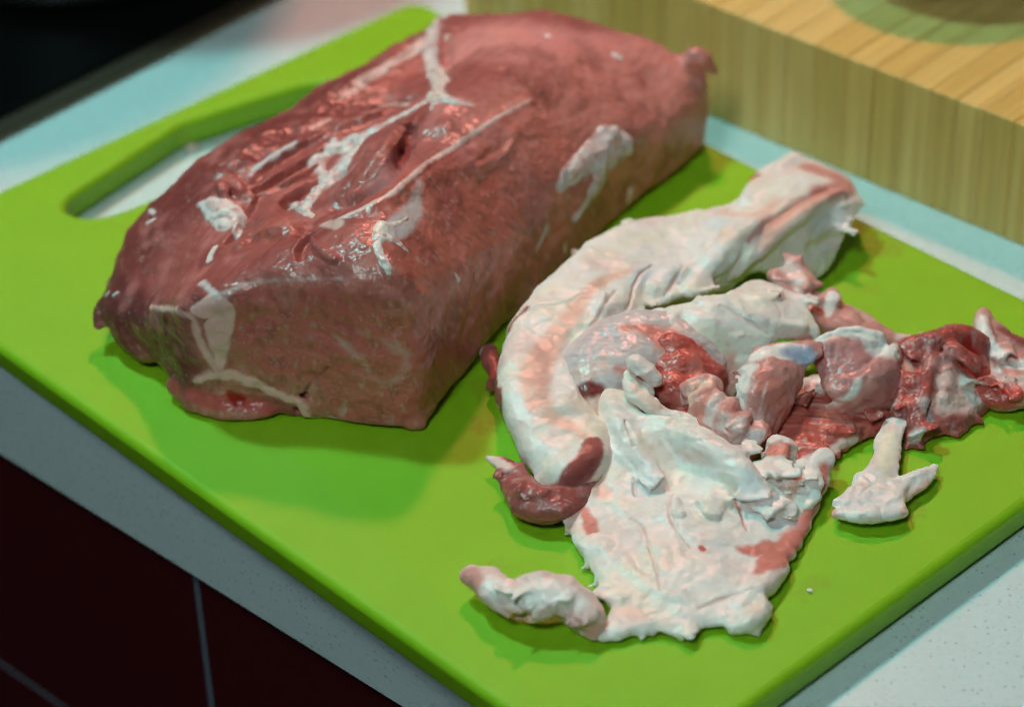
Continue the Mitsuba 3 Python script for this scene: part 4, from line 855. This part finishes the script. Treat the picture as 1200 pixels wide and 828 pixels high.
# ---- long strip
def paint_strip(V, N, C):
    f = lambda pts, col, **k: feature(V, N, C, pts, col, **k)
    fat_mottle(V, C, 301, 0.6, 0.5)
    f([(214.7, 150.5, 20.4, 1.2), (212.8, 142.6, 20.7, 1.8), (214.3, 133.5, 22, 2.2), (216.3, 126.2, 21.4, 2.4), (220.3, 116.4, 20.8, 3), (222.1, 109.5, 19.4, 3.6), (228.5, 96.7, 19.2, 4.6), (236.6, 87.4, 18.8, 4.2), (245.7, 83.4, 16.8, 3), (252.3, 84.8, 15.5, 2.2), (259.8, 84.3, 15, 1.6)], 'fat_rose', soft=1.8, warp=1.2, ws=5, amount=0.95)
    f([(224.7, 103.2, 18.8, 3), (232.7, 93.3, 18.4, 2.5), (240.9, 87.4, 17.9, 2)], 'pink', soft=2.5, warp=1.5, ws=4, amount=0.45)
    f([(213.4, 236.8, 19.9, 3.5), (222.9, 237.4, 20.4, 5), (228.7, 237.1, 19.7, 4), (229.6, 223.9, 22.7, 4)], 'pink', soft=2.0, warp=1.5, ws=5, amount=1.0)
    f([(231.1, 222.2, 22.1, 2), (231.5, 208.3, 23.7, 2.6), (231.8, 198.9, 22, 1.8), (232.9, 190.5, 19.5, 1.2)], 'fat_rose', soft=1.5, warp=1, ws=4)
    f([(223.8, 206.7, 23.3, 4), (223.3, 198.9, 23.4, 4), (218, 197.9, 20.9, 3), (210.6, 198.7, 18.5, 2)], 'fat_rose', soft=3, warp=1.5, ws=5, amount=0.75)
    f([(223, 183.1, 22.5, 2), (228.2, 187.4, 23.8, 2)], 'fat_rose', soft=2, warp=1.4, amount=0.5)
    f([(213.5, 190.2, 19.8, 3.5), (218.4, 188.1, 22.3, 3.5)], 'fat_blue', soft=2, warp=1.2, amount=0.8)
    f([(236.5, 215.4, 17.8, 4), (236.9, 225.5, 17.3, 3)], 'fat_blue', soft=2.5, warp=1.5, amount=0.8)
    f([(219.6, 145.6, 19.3, 2), (217.9, 155, 18.7, 3), (223.4, 161, 17.8, 4)], 'fat_blue', soft=2, warp=1.5, amount=0.8)
    f([(200.7, 145.6, 21.8, 3), (202, 155.8, 20.8, 3), (203.2, 170.2, 19.5, 2)], 'fat_cream', soft=2, warp=1.5, amount=0.5)
    f([(229.1, 175, 6.2, 1.6), (227.9, 173.5, 4.7, 1.4)], 'pink', soft=1, warp=0.8, amount=0.8)
    f([(264.5, 84.9, 15.1, 3), (268.4, 77.8, 14.2, 4), (269.3, 70.7, 12.4, 4), (266.8, 67.2, 8.6, 2.2)], 'lean', soft=0.8, warp=1.2, ws=4)
    f([(269.4, 76.8, 12.8, 2.5), (269.2, 69.4, 11.2, 2.5)], 'lean_dark', soft=1.5, warp=1, amount=0.6)
    f([(202, 99.2, 8.8, 5), (211, 92.2, 7.9, 5.5), (227.4, 80.6, 12.9, 4.2)], 'lean', soft=0.9, warp=1.4, ws=3)
    f([(209.2, 100.8, 16.3, 1.2), (206.8, 106, 18.8, 1), (206.8, 112.7, 21.2, 0.8)], 'lean', soft=0.7, warp=0.8)
    f([(203.3, 222.5, 18.9, 1), (201.5, 221.2, 17, 1.6)], 'lean_red', soft=0.6, warp=0.6)
    f([(232.4, 230.6, 20.9, 1.6), (232.1, 221.1, 21.7, 2), (233.3, 208.4, 21.9, 2.2), (233.5, 197.2, 19.7, 2.2), (233.2, 188.3, 16.5, 1.8), (231.7, 180.8, 12.1, 1.4)], None, soft=1.8, warp=0.8, lift=1.8)
    f([(229.9, 227.8, 22.4, 1.2), (230.2, 218.1, 23.6, 1.6), (230.5, 207.3, 24.1, 1.6), (230.6, 197, 23.6, 1.4), (231.1, 188.3, 21.4, 1)], 'raw_rose', soft=1.6, warp=1.0, lift=-1.2, amount=0.6)
    f([(241.5, 226.8, 14.7, 1.6), (239.7, 218.5, 11.9, 1.8), (239.1, 208.6, 12.9, 1.4)], None, soft=1.6, warp=0.8, lift=-1.2)
    f([(206.4, 230.6, 20, 1.6), (205.3, 238.2, 19.5, 1.8)], None, soft=2, warp=0.8, lift=1.2)
    f([(224.1, 125.9, 19.2, 0.5), (222, 132.5, 21.3, 0.6), (219.5, 138.8, 20.9, 0.5)], 'fat_pink', soft=0.6, warp=0.6, lift=-0.8)
    f([(225.8, 137.3, 17.6, 0.5), (221.8, 144.1, 18.8, 0.6), (218, 150.3, 19.5, 0.5), (215.9, 159.1, 19.1, 0.5)], 'fat_pink', soft=0.7, warp=0.8, lift=-1.0)
    f([(226.7, 153.6, 15.5, 0.5), (225.2, 159, 16.4, 0.6), (222.3, 166.1, 18.1, 0.4)], 'fat_pink', soft=0.7, warp=0.8, lift=-0.7)
    f([(225.3, 121, 19.7, 0.9), (222.9, 127.1, 20.2, 1.2), (219.1, 133.9, 21.5, 1)], None, soft=0.8, warp=0.6, lift=0.9)
    f([(223.8, 148.9, 14.8, 1.6), (221.9, 152.8, 16.9, 2)], None, soft=1.2, warp=0.8, lift=1.0)
meat('long_fat_strip', 'fat', paint_strip, subdivide=True, fine=((0.11, 1.8), (0.035, 0.8)), key='long_fat_strip__fat', crease=((13, 0.8, 71),))
labels['long_fat_strip'] = {'label': 'long thick curved strip of white fat with pink streaks, beside the loin', 'category': 'fat trimming'}

def paint_dark(V, N, C):
    fibres(V, C, (0.7, 0.7, 0.1), 311, 0.5, 0.35, 1.6)
    mottle(V, C, 'lean_mauve', 6, 0.5, 0.7, 0.6, 312)
    feature(V, N, C, [(238, 65.3, 5.5, 2.2), (242.3, 65.6, 6.4, 2), (249.4, 63.7, 9.1, 1.2)], 'fat_pink', soft=1, warp=1)
meat('dark_lean_end', 'lean', paint_dark, 'meat_wet', True, key='long_fat_strip__lean_end', label='dark red lean end under the near tip of the long fat strip')

# ---- flat sheet
def paint_sheet(V, N, C):
    f = lambda pts, col, **k: feature(V, N, C, pts, col, **k)
    fat_mottle(V, C, 321, 0.4, 0.35)
    f([(314.1, 128.9, 8.3, 2.2), (317.5, 121.4, 5.9, 2.6), (321.6, 112.3, 4.6, 3), (325.7, 101, 4.5, 3.4), (329.8, 91.4, 5.5, 3)], 'raw_rose', soft=1.2, warp=1.0, ws=3)
    f([(320.1, 86.4, 6.5, 1.2), (323.1, 89.1, 6, 2.4), (325.2, 94, 5.3, 4), (328.9, 88, 6, 3.5), (329.9, 83.3, 6.4, 2)], 'raw_rose', soft=1.2, warp=1.6, ws=3)
    f([(275.9, 68.2, 5.7, 1.4), (279.6, 66.2, 5.2, 2.2), (284, 63.6, 5.1, 1.6)], 'raw_rose', soft=0.8, warp=0.8)
    f([(274, 66, 5.2, 2), (277.5, 61.1, 3.7, 2)], 'fat_rose', soft=1.5, warp=1, amount=0.6)
    f([(312.9, 77.9, 7.6, 0.9), (313.7, 77.8, 7.5, 0.9)], 'lean_red', soft=0.4, warp=0.3)
    f([(288.8, 73.9, 7.2, 0.3), (295, 72.4, 7.9, 0.4), (302, 68, 7.7, 0.3), (310.2, 62.8, 6.9, 0.4), (316, 58.1, 6.5, 0.3)], 'fat_rose', soft=0.5, warp=0.4, lift=-0.5, amount=0.7)
    f([(305.4, 100.3, 8, 0.4), (309.4, 98.2, 6.8, 0.5), (315.4, 94.1, 6.4, 0.4)], 'raw_rose', soft=0.4, warp=0.3, lift=-0.6)
    f([(287.1, 97.6, 7.1, 0.4), (293, 86, 9.2, 0.5), (301.5, 78.9, 8.8, 0.4), (310.6, 76.3, 7.8, 0.3)], 'fat_pink', soft=0.7, warp=0.8, lift=-0.6)
    f([(333, 76.4, 5.6, 0.4), (329.8, 69.6, 4.7, 0.5), (327.8, 61.4, 4.8, 0.4)], 'fat_pink', soft=0.6, warp=0.6, lift=-0.7)
    f([(306.3, 105.7, 13.3, 4), (312.7, 104.2, 8.3, 5), (318.5, 105.2, 4.8, 4)], 'fat_blue', soft=2, warp=1.8, ws=3, amount=0.8)
    f([(282.7, 84.4, 7.5, 5), (279.8, 90.9, 11.6, 4)], 'fat_blue', soft=3, warp=2, amount=0.6)
    f([(304.6, 44.9, 4.5, 2), (311.6, 44.6, 4.4, 3), (317, 47.4, 4.4, 3)], 'fat_rose', soft=2.5, warp=1.6, amount=0.5)
    f([(339.3, 69.5, 6, 2), (337, 75.5, 5.5, 2)], 'fat_rose', soft=1.5, warp=1.2, amount=0.5)
    f([(270.5, 77.7, 7.5, 3.5), (274.6, 76.8, 7.2, 3)], 'fat_rose', soft=1.5, warp=1.2, amount=0.8)
    f([(264, 97.5, 16, 0.4), (268.6, 94.9, 14.9, 0.5), (271.8, 92.7, 13.5, 0.4)], 'fat_pink', soft=0.4, warp=0.3, lift=-0.9)
    f([(278.2, 86.1, 8.7, 0.4), (283.1, 82.2, 7.4, 0.5)], 'fat_pink', soft=0.4, warp=0.4, lift=-0.8)
    f([(314, 106.2, 11.1, 0.6), (311.6, 113.9, 8.5, 0.6), (314.8, 114.7, 7.3, 0.5)], 'fat_rose', soft=0.6, warp=0.8, ws=1.5, lift=-0.8)
    f([(310.2, 83.7, 7.9, 5), (299.8, 84.2, 9.4, 6)], None, soft=3, warp=1, lift=0.8)
    f([(333.2, 71, 4.4, 2), (335, 77.7, 6.1, 2)], None, soft=1.5, warp=1, lift=0.9)
    f([(340.8, 64.5, 3.9, 1.5), (341.9, 69.4, 5.5, 2)], None, soft=1, warp=0.6, lift=1.0)
meat('flat_fat_sheet', 'fat', paint_sheet, subdivide=True, fine=((0.13, 1.9), (0.04, 0.8)), key='flat_fat_sheet__fat', crease=((14, 0.9, 73),))
labels['flat_fat_sheet'] = {'label': 'broad flat white sheet of fat with a red right edge, nearest in the heap', 'category': 'fat trimming'}
def paint_shreds(V, N, C):
    fat_mottle(V, C, 331, 0.7, 0.4)
    feature(V, N, C, [(301.3, 120.4, 12.9, 3), (303.9, 123, 13.5, 3)], 'raw_rose', soft=1, warp=1)
    feature(V, N, C, [(313, 118.5, 9.8, 1.5), (314.6, 113.1, 7.5, 2)], 'fat_rose', soft=1, warp=1)
meat('fat_shreds', 'fat', paint_shreds, key='flat_fat_sheet__shreds', fine=((0.2, 1.2),))

# ---- the folded pieces in the middle
def paint_dome(V, N, C):
    f = lambda pts, col, **k: feature(V, N, C, pts, col, **k)
    fat_mottle(V, C, 341, 0.3, 0.3)
    f([(250.1, 136.5, 21.5, 2), (255.9, 141, 20.8, 3.5), (260.4, 143, 17, 4.2), (263.3, 142.7, 13.5, 4)], 'fat_cream', soft=2.2, warp=1.2, amount=0.85)
    f([(263.2, 143.6, 14.2, 2), (265.2, 140.3, 10.5, 4.5), (266.5, 137.5, 7.9, 3)], 'pink', soft=2.5, warp=1.0, amount=0.85)
    f([(237, 132.2, 20.4, 2.5), (236.9, 130.8, 17.9, 2.5)], 'fat_rose', soft=1.5, warp=1, amount=0.8)
    f([(252.6, 150.9, 25.1, 0.4), (259.2, 153.4, 22.5, 0.5), (266.9, 156.7, 18.4, 0.4)], 'fat_pink', soft=0.7, warp=0.6, lift=-0.5)
    f([(260.6, 165.4, 23.7, 0.3), (264.6, 165, 21.7, 0.4), (267.5, 160.5, 20.6, 0.3)], 'fat_pink', soft=0.5, warp=0.5, lift=-0.3)
    f([(274.2, 168.2, 15.2, 0.8), (270.4, 162.7, 15.3, 0.9), (268.7, 156.2, 14.7, 0.8)], 'raw_rose', soft=0.7, warp=0.5)
meat('domed_fat_flap', 'fat', paint_dome, subdivide=True, crease=((12, 0.6, 75),), label='domed white flap of fat arching over the red meat in the middle', category='fat trimming')

def paint_silver(V, N, C):
    f = lambda pts, col, **k: feature(V, N, C, pts, col, **k)
    mottle(V, C, 'fat_rose', 7, 0.48, 0.72, 0.6, 351)
    fibres(V, C, (0.8, 0.5, 0.2), 352, 0.25, 0.4, 1.5)
    f([(238.9, 123.5, 23.8, 1), (242, 127.1, 23.5, 2.4), (246.9, 128.6, 22.7, 4.2), (252.3, 130.4, 21.2, 4.6), (256.7, 132.6, 18.6, 4)], 'raw_rose', soft=2.0, warp=1.6, ws=4)
    f([(252.3, 130.4, 21.2, 3.5), (257.5, 133.3, 18.3, 4), (261.4, 134.4, 14.9, 4)], 'pink', soft=2, warp=1.2)
    f([(247.7, 110.1, 19.9, 0.8), (250.3, 111.9, 19, 1.8), (252.7, 113.4, 17.5, 2.6)], 'raw_rose', soft=1.8, warp=1.6, ws=4)
    f([(244.9, 97, 15.8, 3), (246.6, 99, 16.9, 4), (248.5, 101.3, 16.7, 2.5)], 'lean_dark', soft=1.5, warp=1)
    f([(250, 95.5, 12.9, 4), (252.2, 98.4, 13.2, 4)], 'fat_rose', soft=1.2, warp=1.2)
meat('silverskin_muscle', 'silver', paint_silver, 'meat_wet', True, key='silverskin_muscle__skin')
labels['silverskin_muscle'] = {'label': 'curled muscle in shiny grey silverskin with a torn red middle', 'category': 'meat scrap'}

def paint_core(V, N, C):
    fibres(V, C, (0.8, 0.4, 0.3), 361, 0.5, 0.35, 1.3)
    mottle(V, C, 'raw_rose', 5, 0.5, 0.7, 0.7, 362)
    mottle(V, C, 'blood', 6, 0.55, 0.7, 0.6, 363)
meat('red_muscle_core', 'lean_red', paint_core, 'meat_wet', True, ((0.2, 1.3),), key='silverskin_muscle__torn_core', label='bright red torn muscle inside the grey silverskin')

def paint_shaving(V, N, C):
    fat_mottle(V, C, 371, 0.4, 0.3)
    feature(V, N, C, [(257, 109, 20.1, 1.5), (261.1, 106.6, 19.2, 2), (267.2, 106.8, 17.2, 2)], 'fat_rose', soft=1.2, warp=1, amount=0.7)
meat('curled_fat_shaving', 'fat', paint_shaving, subdivide=True, label='small white curled shaving of fat lying on the red torn muscle', category='fat trimming')

def paint_twist(V, N, C):
    f = lambda pts, col, **k: feature(V, N, C, pts, col, **k)
    mottle(V, C, 'fat_pink', 4, 0.45, 0.65, 0.5, 381)
    f([(271.7, 116, 17.2, 2), (270.6, 120, 18.5, 2.2), (272.3, 123.4, 20.2, 2)], 'fat_rose', soft=1, warp=0.8)
    for p in ([(277.6, 114.1, 15, 1.8), (276.4, 116.5, 18.1, 2), (275.1, 121.1, 19.7, 1.6)], [(288.8, 114.5, 13.8, 1), (287.3, 117.2, 18.5, 1.2), (285, 121.4, 19.3, 1)]):
        f(p, 'raw_rose', soft=1.2, warp=1.2, amount=0.7)
    for p in ([(281.9, 113.9, 14.3, 1.6), (281.1, 116.1, 18.3, 1.9), (279.8, 120.5, 19.9, 1.5)], [(287, 114.3, 14.3, 1.8), (286.2, 116.1, 18.5, 2)], [(291, 115.9, 13, 2), (291.3, 116.8, 17.7, 2.6), (290.4, 120.4, 17.7, 2)]):
        f(p, 'fat', soft=1.2, warp=1.3, amount=0.6)
    f([(293.9, 117.6, 9.8, 2), (294.2, 119.7, 13.3, 2.6), (294.5, 122, 14, 2)], 'fat_blue', soft=1, warp=0.8, amount=0.7)
meat('twisted_pink_strip', 'pink', paint_twist, 'meat_wet', True, ((0.15, 1.2),), label='short twisted strip striped pink and white, just right of the red torn muscle', category='meat scrap')

def paint_flap(V, N, C):
    f = lambda pts, col, **k: feature(V, N, C, pts, col, **k)
    fibres(V, C, (0.2, 0.2, 1), 391, 0.3, 0.2, 1.5)
    f([(277.6, 135.4, 22, 3), (279.6, 131.1, 19.5, 3.2), (282.4, 127.4, 16, 2.6)], 'fat', soft=1.2, warp=0.9)
    f([(275.9, 140.7, 23.4, 3), (278.3, 145.5, 24, 3.6), (281.9, 151.2, 22.9, 3.6)], 'fat', soft=1.2, warp=0.9)
    f([(281.8, 149.4, 22.5, 2.4), (285.3, 153.1, 21.8, 3.2), (287.6, 153.3, 20.2, 2.5)], 'steel', soft=1.8, warp=1.0)
    f([(284.4, 135.4, 22.3, 3), (287.8, 135.1, 20.1, 5), (289.4, 136.2, 15.7, 4)], 'raw_rose', soft=2, warp=1, amount=0.8)
    f([(285.9, 135, 21.4, 0.3), (287.4, 131.8, 19.5, 0.4), (288.4, 129, 15.9, 0.4)], 'fat', soft=0.5, warp=0.5, amount=0.5)
    f([(285.3, 124.4, 12.9, 3), (290.5, 125, 11.2, 3)], 'fat_pink', soft=2, warp=1, amount=0.6)
meat('pink_fold_flap', 'pink', paint_flap, 'meat_wet', True, label='upright pink flap with a white left edge and a bluish grey top', category='meat scrap')

def paint_fold(V, N, C):
    f = lambda pts, col, **k: feature(V, N, C, pts, col, **k)
    mottle(V, C, 'lean_mauve', 6, 0.42, 0.66, 0.75, 401)
    f([(286.4, 161, 19.5, 4), (291.5, 159.1, 17.4, 5), (292.5, 164.8, 19.3, 5), (294.4, 168.9, 19.5, 4), (296.4, 158.8, 16.8, 4.5)], 'lean_mauve', soft=2.2, warp=1.6, amount=0.9)
    f([(282.6, 162.9, 21.1, 1.6), (284, 167.4, 22.6, 2.2), (288, 171.3, 23.3, 2.2), (292.9, 174.4, 22.2, 2.2), (296.4, 177.5, 19.3, 2.4), (300.1, 177.3, 18.7, 2.2)], 'fat', soft=1.3, warp=1.2)
    f([(295.1, 173.5, 20, 3), (298.5, 174.4, 18.7, 3)], 'fat', soft=1.8, warp=1.4, amount=0.9)
    f([(294.1, 153, 7.2, 1.2), (298.9, 153.6, 11.4, 1.4), (301.2, 156.5, 14.2, 1.3), (300.8, 159.1, 17, 1.1)], 'fat', soft=0.8, warp=0.5, amount=0.9)
    f([(304.4, 161, 10.3, 3), (306.7, 166, 11.4, 3)], 'lean', soft=2, warp=1.5, amount=0.6)
    f([(295, 152.6, 7.4, 1.6), (297.2, 153.1, 6.9, 1.6)], 'raw_rose', soft=1, warp=0.8, amount=0.8)
meat('pale_edged_fold', 'pink', paint_fold, 'meat_wet', True, label='folded pink piece with a pale wavy upper edge, left of the dark red piece', category='meat scrap')

def paint_redsheet(V, N, C):
    f = lambda pts, col, **k: feature(V, N, C, pts, col, **k)
    fibres(V, C, (0.75, 0.6, 0), 411, 0.7, 0.45, 1.2)
    mottle(V, C, 'lean_red', 5, 0.45, 0.7, 0.6, 413)
    f([(282.4, 151.4, 8.8, 3.5), (284.8, 156.5, 8.9, 4), (288.9, 160.4, 9, 3.5)], 'fat', soft=1.6, warp=1.4, ws=3)
    f([(304.6, 132.2, 4.4, 1.5), (306, 138.2, 3.1, 1.5), (306.8, 145, 3.7, 1.3), (307.7, 151, 3.1, 1.2)], 'fat_pink', soft=0.7, warp=0.8)
    f([(283.2, 144.7, 7.9, 0.5), (285.1, 148.4, 8.5, 0.6), (288.2, 150.5, 10, 0.5)], 'fat', soft=0.5, warp=0.5)
meat('red_muscle_sheet', 'lean_bright', paint_redsheet, 'meat_wet', True, ((0.2, 1.3),), label='thin fan of red fibrous muscle lying flat under the folded pieces', category='meat scrap')

def paint_back(V, N, C):
    f = lambda pts, col, **k: feature(V, N, C, pts, col, **k)
    fibres(V, C, (0.8, 0.5, 0), 421, 0.4, 0.3, 1.5)
    mottle(V, C, 'fat_pink', 6, 0.5, 0.7, 0.5, 423)
    f([(245.9, 188.2, 18.5, 2.5), (252.1, 187.3, 17.6, 2.5)], 'fat_pink', soft=1.5, warp=1)
    f([(263.1, 191.5, 14.4, 2), (265.9, 186.7, 13.1, 1.8), (268, 183.1, 12.8, 1)], 'fat', soft=0.6, warp=0.5)
    f([(287.7, 197.5, 6.7, 3), (290.3, 202.8, 4.7, 2.5)], 'fat_pink', soft=1, warp=1)
    f([(266.7, 197.6, 8.7, 1), (274.1, 198.6, 7.6, 1), (281.3, 198.4, 6.7, 1.4)], 'raw_rose', soft=1, warp=0.8)
meat('pink_back_strip', 'pink', paint_back, 'meat_wet', True, label='pink strip of meat behind the domed fat flap, tapering to the right', category='meat scrap')

def paint_membrane(V, N, C):
    f = lambda pts, col, **k: feature(V, N, C, pts, col, **k)
    mottle(V, C, 'lean_red', 7, 0.45, 0.7, 0.7, 431)
    f([(309.6, 183.7, 15.7, 2.5), (312.6, 186.6, 13.8, 3)], 'fat_pink', soft=2.5, warp=1.5, amount=0.4)
    f([(315.3, 182.7, 12.2, 3.2), (317.3, 187, 9.7, 4.4), (321.1, 189.1, 6.7, 4.2), (320.6, 182.3, 7.5, 4.2), (318.7, 177.6, 8.3, 3.6)], 'fat_pink', soft=1.8, warp=1.8, ws=3, amount=0.8)
    f([(316.6, 172, 10.8, 2), (318.7, 171, 6.1, 2)], 'fat_grey', soft=1.2, warp=1.4, ws=2.5, amount=0.7)
    f([(318.1, 188.3, 10, 2), (322, 188.8, 6, 2.4)], 'fat', soft=2, warp=1.4, ws=2, amount=0.6)
    f([(298.8, 179.3, 13.8, 1.5), (304.6, 178.3, 13.5, 1.5)], 'fat_rose', soft=1, warp=1, amount=0.6)
    f([(320.3, 162.9, 4.3, 1.8), (322, 164.6, 5.6, 1.8)], 'fat_grey', soft=0.9, warp=1, ws=2)
    f([(308, 166.3, 6.4, 1), (309.5, 166, 9.1, 0.8)], 'fat_pink', soft=0.6, warp=0.5)
    f([(309.5, 200.4, 14.1, 2.4), (311.7, 200.4, 12, 2)], 'blood', soft=1, warp=0.8)
    fibres(V, C, (-0.3, 0.2, 0.9), 433, 0.3, 0.3, 1.8)
meat('dark_membrane_piece', 'lean', paint_membrane, 'meat_wet', True, ((0.25, 1.6), (0.1, 0.8)), label='dark red piece with a whitish membrane in its middle, right in the heap', category='meat scrap')

def paint_scrap(V, N, C):
    f = lambda pts, col, **k: feature(V, N, C, pts, col, **k)
    mottle(V, C, 'fat_pink', 5, 0.5, 0.7, 0.5, 441)
    f([(305.2, 213.3, 15.2, 1.8), (308.9, 208.6, 14.2, 2.4), (313.4, 206.5, 12, 2.4), (319.4, 206.6, 10.2, 2.2), (323.3, 210.3, 7.7, 2.2)], 'fat', soft=1, warp=0.8)
    f([(310.4, 215.4, 12.2, 1.2), (314.5, 217.1, 10.7, 1.4), (317.4, 217.8, 9.9, 1.4)], 'lean', soft=1, warp=1)
    f([(321.7, 193.1, 8.1, 3), (327.2, 193.7, 6.7, 4.5), (333, 196.3, 8.4, 4)], 'lean_red', soft=1.5, warp=1.6)
    f([(319, 202.4, 7.6, 1.4), (325.7, 201, 9.2, 1.8), (327.5, 204.9, 7.5, 1.6)], 'fat_pink', soft=1, warp=1.2, amount=0.8)
meat('fat_edged_scrap', 'pink', paint_scrap, 'meat_wet', True, ((0.2, 1.4),), label='pale scrap with a pointed fat tip at the right end of the heap', category='meat scrap')

def paint_fan(V, N, C):
    f = lambda pts, col, **k: feature(V, N, C, pts, col, **k)
    mottle(V, C, 'fat_rose', 7, 0.46, 0.72, 0.5, 451)
    fibres(V, C, (0.45, -0.6, 0), 452, 0.12, 0.25, 0.9)
    f([(315.9, 156.2, 6.2, 2.6), (320.6, 149.8, 6, 2.8), (324.9, 143.1, 6.3, 2)], 'fat_cream', soft=1.5, warp=1)
    f([(326.5, 118.5, 4.8, 1.5), (327.7, 118.5, 3.1, 1.2)], 'fat_rose', soft=0.8, warp=0.7)
    f([(337, 141, 3.5, 1.2), (336.9, 148.8, 4.1, 1.2)], 'fat_rose', soft=0.8, warp=0.7)
    f([(341.3, 132.6, 5.1, 1.3), (339, 135.8, 4.9, 1.2)], 'fat_rose', soft=0.8, warp=0.6)
    f([(327.9, 125.7, 6.2, 4), (333.1, 130.9, 6.1, 4)], 'fat_blue', soft=2.5, warp=1.4, amount=0.6)
meat('small_fat_fan', 'fat', paint_fan, subdivide=True, crease=((9, 0.4, 77),), label='small fan of white fat with a narrow neck lying alone near the right edge', category='fat trimming')

def paint_curl(V, N, C):
    f = lambda pts, col, **k: feature(V, N, C, pts, col, **k)
    mottle(V, C, 'pink', 5, 0.5, 0.7, 0.4, 461)
    f([(285, 23.2, 11.6, 2.5), (294.8, 22, 14.2, 3.5), (298.7, 28, 14.4, 4.5), (303.9, 32.6, 13.6, 4), (307.7, 35.3, 11.2, 2.5)], 'fat', soft=1.8, warp=1.2, ws=4)
    f([(295.8, 20.8, 8.5, 2), (299.3, 24.7, 4.5, 2.4), (303.2, 26.3, 7.1, 1.6)], 'fat_rose', soft=1.5, warp=1)
    f([(276.6, 22.2, 9.5, 3.4), (280.7, 21, 9.7, 2.6)], 'pink', soft=1.2, warp=1)
    f([(309.1, 29.9, 8.1, 2), (312.6, 33.6, 5.5, 3)], 'pink', soft=1.2, warp=1, amount=0.8)
meat('small_curled_scrap', 'fat_pink', paint_curl, subdivide=True, crease=((9, 0.6, 78),), label='small curled scrap of pink and white fat at the front of the board', category='fat trimming')

# ---- crumbs
for at, r, col, seed, lab in (([(341.1, 92.1, 0.6)][0], 0.7, 'fat', 5, 'tiny white crumb of fat on the bare green board near its right edge'), ([(10.1, 130.8, -11.5)][0], 2.2, 'fat_pink', 8, 'small pinkish crumb of meat seen inside the handle slot')):
    m_ = trimesh.creation.icosphere(3)
    V = np.array(m_.vertices)
    V *= (r * (1 + 0.9 * nz(V * 1.0 + seed, 0.8, seed, 2)))[:, None] * np.array([1.3, 0.9, 0.7])
    V += np.array(at) + [0, 0, -0.7 * r + 0.6 * r]
    C = np.tile(np.array(COL[col]), (len(V), 1))
    add('meat_crumb', trimesh.Trimesh(V / 1000.0, m_.faces, process=False), 'fat_wet', smooth=True, color=C, label=lab, category='crumb')
